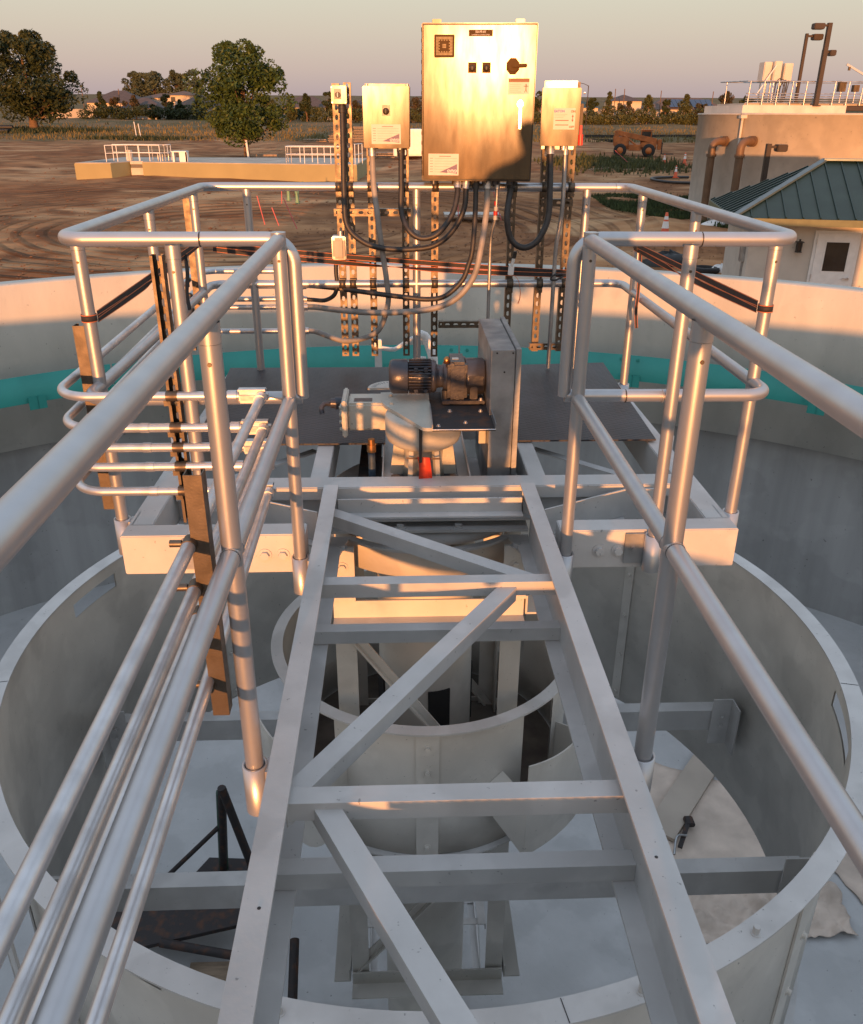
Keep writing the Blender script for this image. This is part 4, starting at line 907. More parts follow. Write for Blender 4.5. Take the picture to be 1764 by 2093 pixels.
# ================================================================ RATCHET STRAPS
def ribbon(pts,w_,upv=(0,0,1),twist=None):
    P=[Vector(p) for p in pts]; vs=[];vo=[]
    m=MB(); edges=[MB(),MB()]
    n_=len(P)
    for i,p in enumerate(P):
        d_=(P[min(i+1,n_-1)]-P[max(i-1,0)]).normalized(); u=Vector(upv); s_=d_.cross(u).normalized(); u=s_.cross(d_)
        tw=twist(i/(n_-1)) if twist else 0
        a=u*math.cos(tw)+s_*math.sin(tw); b=d_.cross(a)
        vs+=[p-a*w_/2-b*.0006,p+a*w_/2-b*.0006,p+a*w_/2+b*.0006,p-a*w_/2+b*.0006]; vo.append((p,a,b))
    fs=[]
    for i in range(n_-1):
        for k in range(4): fs.append((i*4+k,i*4+(k+1)%4,i*4+4+(k+1)%4,i*4+4+k))
    m.add(vs,fs)
    e=MB()
    for sg in (-1,1):
        vs=[];
        for p,a,b in vo:
            c=p+a*sg*w_*.47
            vs+=[c-a*w_*.055-b*.0012,c+a*w_*.055-b*.0012,c+a*w_*.055+b*.0012,c-a*w_*.055+b*.0012]
        e.add(vs,fs)
    return m,e
def lerp(a,b,n): return [Vector(a).lerp(Vector(b),i/n) for i in range(n+1)]
def strap(label,bands,wraps,extra=None,cat='strap',w_=.026):
    t=thing('ratchet_strap',label,cat,bands[0][0])
    for a,b,tw,sag in bands:
        P=lerp(a,b,24); P=[p-Vector((0,0,sag*4*(i/24)*(1-i/24))) for i,p in enumerate(P)]
        m,e=ribbon(P,w_,twist=(lambda u,tw=tw:tw*max(0,min(1,(u-.35)/.3))) if tw else None); k=m.build('webbing',strapb,t); e.build('orange_edge',strapo,k)
    for x,y,z in wraps:
        m=MB(); r=RR+.002; 
        m.lathe([(r,z-w_/2),(r+.0015,z-w_/2),(r+.0015,z+w_/2),(r,z+w_/2),(r,z-w_/2)],(x,y,0),22); k=m.build('wrap',strapb,t)
        for q in (-1,1): e=MB(); e.lathe([(r,z+q*w_*.45-.0015),(r+.0022,z+q*w_*.45-.0015),(r+.0022,z+q*w_*.45+.0015),(r,z+q*w_*.45+.0015)],(x,y,0),22); e.build('orange_edge',strapo,k)
    if extra: extra(t)
def ratch(t,p):
    x,y,z=p; m=MB(); m.box(x-.02,x+.02,y-.035,y+.035,z-.012,z+.014,c=.003); m.bar((x,y,z),(x+.01,y-.06,z+.035),.03,.006); m.cyl((x-.022,y,z),(x+.022,y,z),.011,10); m.build('ratchet',rust,t)
def exL(t):
    ratch(t,(-1.235,4.84,.78)); m,e=ribbon(catmull([(-1.22,4.45,.77),(-1.21,4.42,.68),(-1.22,4.40,.58),(-1.21,4.38,.50)],.02),.02,(1,0,0)); m.build('loose_tail',strapb,t)
strap('black strap with orange edges twisted along the left side of the platform railing',[((-1.222,3.08,.760),(-1.222,4.88,.785),0,.0),((-1.222,3.08,.745),(-1.225,4.88,.772),PI,.01)],[(XL,3.07,.750)],exL)
def exR(t):
    ratch(t,(1.225,4.80,.755)); m,e=ribbon(catmull([(1.21,4.70,.74),(1.205,4.66,.66),(1.21,4.66,.53),(1.20,4.63,.44),(1.21,4.62,.34)],.02),.016,(1,0,0)); m.build('loose_tail',strapb,t); e.build('orange_edge',strapo,t)
strap('black strap with orange edges along the right side of the platform railing',[((1.212,3.08,.790),(1.212,4.86,.765),0,.0),((1.212,3.08,.772),(1.215,4.86,.745),PI,.012)],[(XR,3.07,.778)],exR)
def exB(t):
    x=.545; m=MB(); m.bar((x,5.08,.555),(x+.004,5.08,.61),.034,.018,(0,-1,0),c=.004); m.bar((x+.004,5.075,.61),(x+.014,5.07,.655),.018,.012,(0,-1,0),c=.003); m.build('ratchet',white,t)
    m=MB(); m.bar((x+.014,5.07,.655),(x+.022,5.065,.695),.022,.016,(0,-1,0),c=.003); m.tube(catmull([(x+.02,5.07,.69),(x+.035,5.07,.70),(x+.042,5.07,.685)],.005),.0015,5); m.build('ratchet_handle',black,t)
    m,e=ribbon(catmull([(x+.015,5.07,.56),(x+.045,5.065,.53),(x+.06,5.06,.47),(x+.06,5.06,.42),(x+.05,5.06,.39)],.01),.016,(0,1,0)); m.build('loose_tail',strapb,t); e.build('orange_edge',strapo,t)
    m=MB(); m.tube(catmull([(.90,5.1,.555),(.84,5.08,.56),(.80,5.08,.55),(.79,5.08,.53),(.82,5.08,.525),(.87,5.09,.55),(.90,5.1,.56)],.008),.006,8); m.build('knot',black,t)
strap('long black and orange strap pair sagging behind the slotted struts along the back railing',[((-1.22,5.135,.725),(.97,5.128,.560),0,.012),((-1.22,5.13,.700),(.97,5.125,.545),PI,.028)],[],exB,w_=.027)
# rotate the enclosures slightly so that the sun's highlight falls on their doors
for o in list(bpy.data.objects):
    if o.parent is None and o.name.startswith('control_panel'): o.rotation_euler=(rad(.95),0,rad(-6.4))
    if o.parent is None and o.name.startswith('switch_box'): o.rotation_euler=(rad(.9),0,rad(-2.4))
    if o.parent is None and o.name.startswith('disconnect_box'): o.rotation_euler=(rad(.9),0,rad(-7.8))
# ================================================================ THINGS ON THE TANK FLOOR
def fl(x,y): return fz(math.hypot(x-TX,y-TY))
from mathutils import noise as NS
def sheet(name,label,cat,outline_c,nx,ny,rx,ry,rot,amp,m_,seed,lift=.01):
    vs=[];cx,cy=outline_c
    for j in range(ny+1):
        for i in range(nx+1):
            u,v=i/nx*2-1,j/ny*2-1; wob=1+.10*NS.noise(Vector((u*2+seed,v*2,seed)))
            x=u*rx*wob; y=v*ry*wob; X=cx+x*math.cos(rot)-y*math.sin(rot); Y=cy+x*math.sin(rot)+y*math.cos(rot)
            h=abs(NS.noise(Vector((X*4,Y*4,seed))))*amp+abs(NS.noise(Vector((X*11,Y*11,seed))))*amp*.5
            vs.append((X,Y,fl(X,Y)+lift+h))
    k=len(vs); vs+=[(x,y,z-.004) for x,y,z in vs]; W=nx+1
    fs=[]
    for j in range(ny):
        for i in range(nx): a=j*W+i; fs.append((a,a+1,a+W+1,a+W)); fs.append((k+a+W,k+a+W+1,k+a+1,k+a))
    for i in range(nx): fs.append((i,k+i,k+i+1,i+1)); a=ny*W+i; fs.append((a+1,k+a+1,k+a,a))
    for j in range(ny): a=j*W; fs.append((a+W,k+a+W,k+a,a)); a=j*W+nx; fs.append((a,k+a,k+a+W,a+W))
    m=MB(); m.add(vs,fs,True); o=m.build(name,m_); tag(o,label,cat)
sheet('drop_cloth','flat beige drop cloth spread on the tank floor at the right','drop cloth',(3.02,6.12),36,30,.88,.74,-.5,.03,cloth,3)
sheet('drop_cloth','crumpled beige drop cloth heap on the floor behind the near beam','drop cloth',(3.05,5.22),48,30,.80,.31,.02,.16,cloth,8)
sheet('drop_cloth','beige drop cloth corner showing outside the feedwell at the right','drop cloth',(4.40,5.66),16,12,.42,.34,.2,.04,cloth,5)
m=MB(); m.bar((2.42,6.10,fl(2.4,6.1)+.05),(3.36,7.25,fl(3.3,7.2)+.05),.30,.04); o=m.build('plank',plankm); tag(o,'wide pale plank lying on the floor beside the drop cloths','plank')
t=thing('clamp_tool','rusty steel clamp tool lying on the flat drop cloth','tool',(2.6,6.0,-5.1))
zc=fl(2.6,6.0)+.07; m=MB(); m.bar((2.56,5.90,zc),(2.74,6.20,zc+.04),.045,.02); m.build('bar',rust,t); m=MB(); m.box(2.70,2.79,6.14,6.26,zc,zc+.05,c=.01); m.build('jaw',rust,t); m=MB(); m.tube(catmull([(2.47,5.80,zc+.02),(2.55,5.98,zc+.06),(2.66,6.02,zc+.03)],.02),.012,8); m.build('hook',galvd,t)
t=thing('steel_stand','rusty black steel tripod stand on the floor left of the centre column','stand',(-1.8,5.6,-5.1))
A=(-1.72,5.63,-3.93); zf=fl(-1.8,5.6)
for q,r_ in (((-1.86,5.83,zf),.038),((-1.42,5.50,zf),.038)): MB().tube([A,q],r_,12).build('leg',rust,t)
MB().tube([(-1.79,5.73,-4.45),(-2.55,5.52,zf)],.022,8).build('brace',rust,t); MB().tube([(-1.74,5.66,-4.0),(-1.86,5.84,zf)],.044,10).build('green_sleeve',grn,t)
MB().poly([(-2.19,5.66),(-1.68,5.55),(-1.61,5.94),(-2.02,5.97)],zf+.01,zf+.03).build('foot_plate',rust,t)
t=thing('steel_bench','dark steel plate with legs lying on the floor under the near beam at the left','bench',(-2.1,5.1,-5.1))
MB().poly([(-2.72,5.33),(-1.40,5.36),(-1.40,5.02),(-2.33,4.80),(-2.75,4.95)],-4.87,-4.83).build('plate',rust,t)
for p,q in (((-1.50,5.11,-4.82),(-1.47,4.28,-5.1)),((-2.16,4.83,-4.82),(-1.44,4.72,-4.89)),((-.975,4.42,-4.30),(-.947,3.90,-4.45)),((-.947,3.90,-4.45),(-.96,4.0,fl(-.9,4)))): MB().tube([p,q],.036,12).build('leg',rust,t)
o=MB().box(-1.95,-1.6,4.66,4.86,fl(-1.79,4.76)+.005,fl(-1.79,4.76)+.04).build('wood_offcut',wood); tag(o,'small offcut of board on the floor near the front rim, at the left','board')
t=thing('support_strut','pale vertical plates hanging outside the feedwell at the lower left','support',(-2.1,2.4,-2.8))
for a_ in (-130,-122):
    a=rad(a_); n_=Vector((math.sin(a),math.cos(a),0)); s_=Vector((0,0,1)).cross(n_); p=Vector((FX,FY,0))+n_*2.26; MB().prof(p+Vector((0,0,-2.75)),p+Vector((0,0,-1.30)),[(-.07,0),(.07,0),(.07,.012),(-.07,.012)],s_,n_).build('plate',paint,t)
# ================================================================ TREES AND SHRUBS
def rnd(a,b): return random.uniform(a,b)
def leaves(clumps,n,size,squash=.8,droop=0):
    vs=[];fs=[]
    for i in range(n):
        c,r=clumps[random.randrange(len(clumps))]
        while True:
            p=Vector((rnd(-1,1),rnd(-1,1),rnd(-1,1)))
            if p.length<1: break
        p=p.normalized()*(p.length**.45)
        p=Vector(c)+Vector((p.x*r,p.y*r,p.z*r*squash))
        a=Vector((rnd(-1,1),rnd(-1,1),rnd(-1,.6)-droop)).normalized(); b=a.cross(Vector((rnd(-1,1),rnd(-1,1),rnd(-1,1)))).normalized()
        s=size*rnd(.6,1.3); k=len(vs)
        vs+=[p-a*s,p+b*s*.42,p+a*s,p-b*s*.42]; fs.append((k,k+1,k+2,k+3))
    m=MB(); m.add(vs,fs); return m
def tree(label,x,y,h,w_,trunk,ncl,nl,size,lm,seed,group,lean=0,name='tree',top=.5,wide=.5,low=.2,stems=1,shape='round'):
    random.seed(seed); g=gz(x,y); t=thing(name,label,'tree' if name!='shrub' else 'shrub',(x,y,g),group)
    cl=[]; m=MB()
    for i in range(ncl):
        u=random.random(); z=low+(1-low)*u
        if shape=='round': rad_=math.sin(PI*(.12+.80*(z-low)/(1-low)))**.7
        elif shape=='cone': rad_=max(.12,(1-(z-low)/(1-low))**.8)
        else: rad_=1
        a=rnd(0,2*PI); q=w_*.5*rad_*rnd(.25,.92)
        px,py,pz=x+q*math.cos(a)+lean*z*h,y+q*math.sin(a),g+z*h*.97
        r_=w_*(rnd(.10,.19) if ncl<50 else rnd(.055,.155))*(.6 if z>.85 else 1); cl.append(((px,py,pz),r_))
        if i<14 and trunk>0:
            m.tube(catmull([(x,y,g+h*rnd(.1,.3)),(x+(px-x)*.35,y+(py-y)*.35,g+(pz-g)*.62),(px,py,pz)],h*.08),trunk*.3,5,rf=lambda k:trunk*.3*max(.15,1-k*.1))
    if trunk>0:
        m.tube([(x,y,g-.2),(x+.02,y,g+h*.12),(x+lean*h*.3,y,g+h*.4),(x+lean*h*.6,y,g+h*.75)],trunk,9,rf=lambda k:trunk*(1.35,1,.7,.25)[k])
        m.build('trunk',bark,t)
    leaves(cl,nl,size).build('crown',lm,t)
    return t
tree('tall spreading dark tree standing at the left edge of the photo',-51.5,131,12.2,15,.55,95,17000,.30,leafA,11,None,low=.20)
tree('compact round green tree with pale trunk, behind the low olive basin',-13.5,80.4,9.0,8.6,.22,95,17000,.185,leafG,5,None,low=.20)
HL=[(-60.5,5.0,3.0,leafA,'dark conifer-like hedge tree right of the large left tree'),(-57.0,4.4,3.4,leafC,'bronze hedge tree below the dark house roofs at the left'),(-53.6,4.3,3.6,leafC,'broad bronze hedge tree left of the cream two-storey house'),(-50.0,2.9,2.6,leafA,'low dark bush in the gap below the cream two-storey house'),(-47.2,4.5,3.4,leafB,'olive hedge tree in front of the cream two-storey house'),(-44.6,3.6,2.8,leafA,'small dark hedge tree right of the cream two-storey house'),(-40.6,4.3,4.0,leafA,'dark hedge tree at the left edge of the round tree'),
    (-24.5,3.9,3.4,leafB,'olive hedge tree at the right edge of the round tree'),(-20.8,4.4,3.2,leafB,'olive hedge tree left of the small switch box'),(-17.6,4.9,3.6,leafA,'pointed hedge tree beside the leftmost strut'),(-13.4,5.2,2.6,leafA,'slim dark hedge tree between the leftmost struts and the medium box'),(-8.2,3.6,4.2,leafC,'low bronze hedge tree behind the medium stainless box'),(3.4,4.3,4.4,leafC,'bronze hedge tree between the medium box and the large panel'),(27.4,6.3,3.0,leafA,'tall slim tree at the right edge of the large panel')]
for i,(x,h,w_,lm,lab) in enumerate(HL):
    y=190 if x<-30 else 178; tree(lab,x,y,h,w_*1.15,.12,20,2200,.26,lm,40+i,'hedge trees along the far block wall',low=.05,shape='cone' if i%3!=1 else 'round')
HR=[(36.6,4.4,2.6,leafA,'slim dark tree just right of the disconnect box'),(39.8,5.5,3.4,leafB,'pointed olive tree with pale blossom, left of the gabled house'),(43.4,3.9,3.2,leafC,'bronze low tree in front of the gabled house'),(47.2,5.1,3.8,leafB,'pointed blossoming tree in front of the brown roof, above the orange telehandler'),(50.6,4.2,2.6,leafA,'slim dark tree left of the solar panels'),(54.3,5.2,4.0,leafB,'yellow-green tree covering the middle of the solar panels'),(57.8,3.8,3.4,leafC,'rounded bronze bush below the right end of the solar panels'),(61.8,5.7,5.0,leafC,'tall brownish tree left of the round concrete tank railing'),(66.0,4.9,4.4,leafA,'dark tree half hidden by the round concrete tank')]
for i,(x,h,w_,lm,lab) in enumerate(HR):
    t=tree(lab,x,172,h,w_*1.15,.12,20,2200,.26,lm,70+i,'hedge trees along the far block wall',low=.04,shape='cone' if i%2 else 'round')
    if i in (0,1,3,5): random.seed(i); leaves([((x+rnd(-1.6,1.6),171,gz(x,172)+rnd(.4,2.8)),.5) for _ in range(6)],110,.13).build('blossom',blossom,t)
random.seed(3)
for i,(x0,x1,y,lab) in enumerate(((-63,-16,187,'continuous low scrub at the foot of the far left hedge'),(-16,33,176,'continuous low scrub at the foot of the far middle hedge'),(33,72,170,'continuous low scrub with pale blossom at the foot of the far right hedge'))):
    cl=[((x0+(x1-x0)*k/60+rnd(-.5,.5),y+rnd(-1,1),gz(0,y)+rnd(.4,1.9)),rnd(.8,1.5)) for k in range(61)]
    o=leaves(cl,12000,.24).build('hedge_scrub',leafB if i else leafA); tag(o,lab,'hedge',kind='stuff')
o=leaves([((33+rnd(0,36),168.6,gz(0,169)+rnd(.6,2.4)),.35) for _ in range(60)],420,.10).build('blossom_scrub',blossom); tag(o,'pale blossom scattered over the far right hedge','blossom',kind='stuff')
FT=[(-73,10.2,8),(-68,10.8,9),(-61.5,10.9,6.5),(-57,11,6)]
for i,(x,h,w_) in enumerate(FT): tree(('widest far tree','tallest domed far tree','small dark far tree','far tree touching the round tree')[i]+' rising behind the left houses',x,262,h-5.9+4.0+1.5,w_*1.1,.3,40,4500,.42,leafF,90+i,'far trees above the house roofs',low=.1)
# block wall behind the hedge
o=MB().box(-75,33,194,194.3,.2,2.3).box(33,80,176,176.3,-.2,2.3).build('block_wall',fencem); tag(o,'low tan block wall behind the far hedge trees','wall')
# ================================================================ HOUSES
def house(label,x0,x1,y0,y1,zw,zr,rm,wm=housew,win=(),group='houses beyond the hedge',ridge='x'):
    t=thing('house',label,'house',((x0+x1)/2,y0,gz(0,y0)-.5),group); g=gz(0,y0)-.6
    MB().box(x0,x1,y0,y1,g,zw).build('wall',wm,t)
    e=.5; X0,X1,Y0,Y1=x0-e,x1+e,y0-e,y1+e; d_=min((X1-X0),(Y1-Y0))/2; ym=(Y0+Y1)/2
    vs=[(X0,Y0,zw),(X1,Y0,zw),(X1,Y1,zw),(X0,Y1,zw),(X0+d_*.95,ym,zr),(X1-d_*.95,ym,zr)] if X1-X0>Y1-Y0 else [(X0,Y0,zw),(X1,Y0,zw),(X1,Y1,zw),(X0,Y1,zw),((X0+X1)/2,Y0+d_*.95,zr),((X0+X1)/2,Y1-d_*.95,zr)]
    m=MB()
    fs=[(0,1,5,4),(2,3,4,5),(1,2,5),(3,0,4),(3,2,1,0)] if X1-X0>Y1-Y0 else [(0,1,4),(1,2,5,4),(2,3,5),(3,0,4,5),(3,2,1,0)]
    m.add(vs,fs); m.build('roof',rm,t)
    for a,b,c,d2 in win: MB().box(a,b,y0-.06,y0-.01,c,d2).build('window',glassd,t)
    return t
house('single-storey house with dark hip roof right of the large left tree',-68.5,-56.5,206,216,3.6,6.2,roofh,win=((-66.5,-65,2.2,3.2),))
house('dark roofed house sloping down toward the cream two-storey house',-60.5,-51.5,203,211,2.6,4.7,roofh)
house('long low cream house under the far domed trees',-61,-52.0,222,230,4.9,6.0,roofh2)
house('cream two-storey house with brown hip roof, left of the round tree',-53.0,-46.2,214,222,5.35,6.35,roofh2,win=((-52,-51,4.0,5.0),))
house('brown roofed house just left of the round tree',-49.5,-38,203,212,2.6,5.0,roofh2)
house('dark hip-roofed house right of the round tree',-26.5,-15,207,216,2.9,5.3,roofh)
house('dark hip-roofed house behind the leftmost struts',-14,-4.5,209,218,2.8,4.6,roofh)
house('hip-roofed house behind the medium stainless box',-6,1.6,212,221,3.6,5.3,roofh,win=((-1.6,-.8,2.6,3.4),))
house('tall house with flat eaves peeking out left of the large panel',5.6,12,213,222,5.1,5.7,roofh2)
house('long blue-grey roofed house right of the disconnect box',34,46.5,212,220,3.2,4.95,roofg)
house('gabled tan house with dark ridge behind the right hedge',48.8,55.5,208,216,4.6,6.0,roofh,win=((50,51,3.2,4.2),))
house('brown roofed house with two blocks of solar panels',56,74,204,214,2.9,5.35,roofh2)
for i,(x0,x1) in enumerate(((61.0,65.0),(66.2,71.0))):
    t=thing('solar_array',('left','right')[i]+' dark blue solar array on the brown house roof','solar panels',((x0+x1)/2,205,3.5)); m=MB(); n_=4
    for k in range(n_):
        a=x0+(x1-x0)*k/n_; b=x0+(x1-x0)*(k+1)/n_-.08; k_=MB(); k_.prof((a,203.9,3.36),(b,203.9,3.36),[(0,0),(0,.06),(3.6,1.68),(3.6,1.62)],(0,1,0),(0,0,1)); k_.build('panel',solar,t)
# poles and far street lamp
for i,(x,z) in enumerate(((47.4,6.9),(49.4,6.9),(57.5,6.6),(69,6.5),(-67.2,6.2),(-59.5,6.3))):
    o=MB().cyl((x,200,.6),(x,200,z),.09,6).build('utility_pole',bark); tag(o,('thin pole left of the gabled house','thin pole at the gabled house ridge','thin pole before the brown solar roof','thin pole at the right end of the solar panels','thin pole beside the left tree crown','thin pole over the long cream house')[i],'pole')
t=thing('street_lamp','far thin street lamp with curved arm just right of the disconnect box','street lamp',(33.1,160,-.2)); MB().cyl((33.1,160,-.2),(33.1,160,6.3),.08,8).build('pole',bronze,t); MB().tube(catmull([(33.1,160,6.2),(32.3,160,6.55),(31.2,160,6.7)],.3),.05,6).build('arm',bronze,t); MB().box(30.8,31.3,159.9,160.1,6.62,6.74).build('lamp_head',bronze,t)
# ================================================================ LOW BASIN WITH RAILINGS
g=-2.62
t=thing('basin','low olive-coated concrete basin with pale slab top, in the dirt at the left','basin',(-10,60,g))
P=[(-20.9,58.4),(-18.7,58.7),(-17.95,60.6),(-17.05,60.5),(-17.0,59.9),(-6.3,57.8),(-2.75,57.6),(-2.3,66.5),(-20.2,66.5)]
MB().poly(P,g-.3,-1.50).build('wall',olivew,t)
c=Vector((-11,62,0)); MB().poly([(x+(-11-x)*.004,y+(62-y)*.012) for x,y in P],-1.499,-1.45).build('slab',slabc,t)
MB().box(-17.93,-17.07,60.42,60.52,g,-1.86).box(-17.93,-17.07,60.40,60.55,-1.62,-1.44).build('sluice_panel',stucco,t)
MB().box(-17.9,-17.1,60.44,60.48,-1.84,-1.64).build('sluice_opening',txtd,t)
MB().box(-20.2,-18.9,59.2,61.5,-1.449,-1.447).build('well_opening',txtd,t)
def site_rail(label,pts,z,h=1.0,sp=.85):
    t=thing('site_railing',label,'railing',(*pts[0],z),'small site railings on the basin')
    m=MB(); m.tube([(x,y,z+h) for x,y in pts],.03,6); m.build('top_rail',white,t); m=MB(); m.tube([(x,y,z+h*.52) for x,y in pts],.025,6); m.build('mid_rail',white,t)
    for a,b in zip(pts,pts[1:]):
        L_=math.hypot(b[0]-a[0],b[1]-a[1]); n_=max(1,round(L_/sp))
        for i in range(n_+1):
            x=a[0]+(b[0]-a[0])*i/n_; y=a[1]+(b[1]-a[1])*i/n_; MB().cyl((x,y,z),(x,y,z+h),.026,6).build('post',white,t)
site_rail('white railing round the sluice on the basin, at the left',[(-19.2,59.6),(-18.1,60.8),(-15.9,60.4)],-1.45)
site_rail('white railing behind the first one on the basin',[(-19.3,61.5),(-16.6,61.2),(-15.7,60.9),(-15.6,62.2)],-1.45)
site_rail('white railing enclosure at the right end of the basin',[(-7.4,59.0),(-7.0,58.4),(-3.6,58.4),(-3.4,60.0),(-7.4,60.0),(-7.4,59.0)],-1.45)
site_rail('white railing at the far right corner of the basin, behind the struts',[(-2.9,58.6),(-2.5,60.5)],-1.6,1.3)
t=thing('vent_box','small white ventilation housing on the basin slab','housing',(-14.6,60.4,-1.45)); MB().box(-15.05,-14.1,60.0,60.9,-.86,-.80).build('lid',white,t)
for x in (-15.0,-14.55,-14.15): MB().box(x,x+.12 if x!=-14.55 else x+.5,60.02,60.5,-1.45,-.86).build('side',white,t)
o=MB().box(-18.35,-18.0,61.2,61.5,-1.45,-.78,c=.02).build('cabinet',stucco); tag(o,'narrow cream cabinet inside the left basin railing','cabinet')
for i,(x,y) in enumerate(((-15.4,61),(-15.0,61.2),(-14.9,60.8))): pass
t=thing('pipe_fittings','cluster of small grey valves inside the right end of the basin railing','valves',(-15.5,61,-1.45))
for x in (-16.2,-15.9,-15.5): MB().cyl((x,61.0,-1.45),(x,61,-1.0),.05,8).lathe([(0,0),(.12,0),(.12,.03),(0,.03)],(x,61,-1.0),10).build('valve',galvd,t)
t=thing('barrier','orange plastic barrier lying flat against the basin wall','barrier',(-15.3,59.3,-2.5)); m=MB(); m.box(-16.2,-14.3,59.2,59.45,-2.52,-2.42); m.build('beam',orange,t)
for i in range(6): MB().box(-16.1+i*.32,-16.0+i*.32,59.15,59.19,-2.55,-2.38).build('slat',orange,t)
# stakes, pipes and small site things
def stake(label,x,y,h,lx,m_=pinkm,r=.022,name='stake'):
    g=gz(x,y); o=MB().cyl((x,y,g-.05),(x+lx,y,g+h),r,6).build(name,m_); tag(o,label,name)
stake('leftmost thin pink survey stake leaning left on the dirt',-6.0,38.6,1.15,-.25); stake('short pink survey stake between two taller ones',-5.35,38.3,.7,-.25); stake('pink survey stake leaning left, behind the back railing',-4.45,37.3,1.2,-.5)
stake('pink survey stake standing beside the green pipe stubs',-6.2,46.2,.9,.05); stake('pink survey stake seen between the panel conduits',2.6,39.5,2.0,-.1); stake('faint pink stake leaning under the U-shaped black conduit',4.6,40,1.2,-.4)
stake('pink stake lying toward the debris near the telehandler',18.6,70.5,1.2,-1.6); stake('white stake in the meadow, left of a pair',-31.5,110.5,1.9,-.1,pvcw,.05); stake('white stake in the meadow, right of a pair',-30.9,110.2,1.7,-.15,pvcw,.05)
stake('leaning white pvc pipe beside the round tree trunk',-13.0,78.2,1.45,-.1,pvcw,.10,'pipe')
for i,(x,y,h) in enumerate(((-5.95,47.2,.62),(-5.35,45.9,.62))):
    t=thing('pipe_stub',('farther','nearer')[i]+' pale green pvc pipe stub standing in the dirt','pipe',(x,y,gz(x,y))); g=gz(x,y); MB().cyl((x,y,g-.1),(x,y,g+h),.085,14).build('pipe',greenp,t); MB().cyl((x,y,g+h*.8),(x,y,g+h),.11,14).build('cap',greenp,t); MB().cyl((x,y,g),(x,y,g+.12),.11,14).build('collar',greenp,t)
t=thing('pipe_stack','black plastic pipes lying at the edge of the meadow, far left','pipes',(-54,125,-.9))
for i in range(4): MB().cyl((-58,125+i*.5,-.75+(.45 if i==3 else 0)),(-52.6,125+i*.5,-.75+(.45 if i==3 else 0)),.26,12).build('pipe',tarp,t)
t=thing('silt_fence','long black silt fence lying behind the telehandler','fence',(31,117,-1.2)); MB().poly([(24,116),(45,122.5),(45,122.6),(24,116.1)],-1.3,-.75).build('fabric',tarp,t); MB().poly([(24,112),(27,106),(27.1,106.1),(24.1,112.1)],-1.6,-1.1).build('fabric',tarp,t)
def pallets(label,x,y,n,w_=1.6):
    t=thing('pallet_stack',label,'pallets',(x,y,gz(x,y))); g=gz(x,y)
    for i in range(n): 
        dx=rnd(-.1,.1); MB().box(x-w_/2+dx,x+w_/2+dx,y,y+1.2,g+i*.17+.04,g+i*.17+.13).build('pallet',wood,t)
pallets('tall stack of weathered pallets behind the leftmost struts',-7.2,104,11); pallets('wide stack of weathered pallets left of the medium box',-4.0,104.5,10,2.4); pallets('low stack of boards on the dirt track left of the struts',-9.6,105,2,2.6); pallets('old boards stacked below the medium stainless box',-1.4,79,3,2.2)
o=MB().box(-12.4,-10.6,78.5,79.6,-2.0,-1.72,Matrix.Rotation(0,4,'Z')).build('rubble_slab',wood); tag(o,'tilted broken slab lying right of the round tree trunk','slab')
# trailer
t=thing('trailer','small white enclosed trailer between the medium box and the large panel','trailer',(1.4,77.8,-2.0))
MB().box(.55,2.0,77.4,81.5,-1.75,.35,c=.05).build('body',white,t); MB().box(.62,1.25,77.36,77.40,-1.6,.2).build('door',white,t); MB().box(1.28,1.92,77.36,77.40,-1.6,.2).build('door',white,t)
for x in (.5,2.02): MB().cyl((x-.06,79.4,-1.65),(x+.06,79.4,-1.65),.36,18).build('wheel',tyre,t)
MB().box(-.5,.6,77.0,78.2,-1.75,-1.15,c=.04).build('tool_box',white,t)
# cones
def cone(label,x,y,h=.72):
    t=thing('traffic_cone',label,'cone',(x,y,gz(x,y)),'traffic cones on the dirt'); g=gz(x,y)+.02
    MB().box(x-h*.26,x+h*.26,y-h*.26,y+h*.26,g,g+.04,c=.01).build('base',orange,t); m=MB(); m.lathe([(h*.18,.04),(h*.04,h),(0,h)],(x,y,g),16); m.build('cone_body',orange,t); m=MB(); m.lathe([(h*.118,h*.50),(h*.084,h*.72)],(x,y,g),16); m.lathe([(h*.075,h*.78),(h*.058,h*.88)],(x,y,g),16); m.build('reflective_band',white,t)
cone('far cone just right of the telehandler forks',21.4,71.8,.85); cone('far cone standing nearest the round tank wall',23.2,72.2,.95); cone('cone beside the black hose at the tank wall',19.0,60.8,.80); cone('large near cone behind the right platform railing',10.1,33.0,1.15)
t=thing('hose','black hose looped on the dirt beside the round tank','hose',(18,58.5,-2.4)); m=MB(); m.tube(catmull([(20,61.0,-2.38),(18.4,60.8,-2.38),(17.1,59.9,-2.38),(17.0,58.4,-2.42),(17.8,57.2,-2.46),(19.5,56.6,-2.46)],.3),.09,8); m.build('tube',black,t)
# grass patches, weeds and debris
random.seed(21)
def blades(n,area,h,lm,name,label,kind='stuff',cat='grass'):
    vs=[];fs=[]
    for i in range(n):
        x,y=area(); g=gz(x,y)+.02; s=h*rnd(.5,1.3); a=rnd(0,2*PI); w_=s*.22; dx,dy=math.cos(a)*w_,math.sin(a)*w_; lx,ly=rnd(-.3,.3)*s,rnd(-.3,.3)*s; k=len(vs)
        vs+=[(x-dx,y-dy,g),(x+dx,y+dy,g),(x+lx+dx*.2,y+ly+dy*.2,g+s)]; fs.append((k,k+1,k+2))
    o=MB().add(vs,fs).build(name,lm); tag(o,label,cat,kind=kind)
def near_patch():
    while True:
        x,y=rnd(10.5,16.5),rnd(35.5,49.5)
        if (y-(36+ (16-x)*1.9))>-3 and (y-(52-(16-x)*.6))<0 and NS.noise(Vector((x*.7,y*.5,0)))>-.25: return x,y
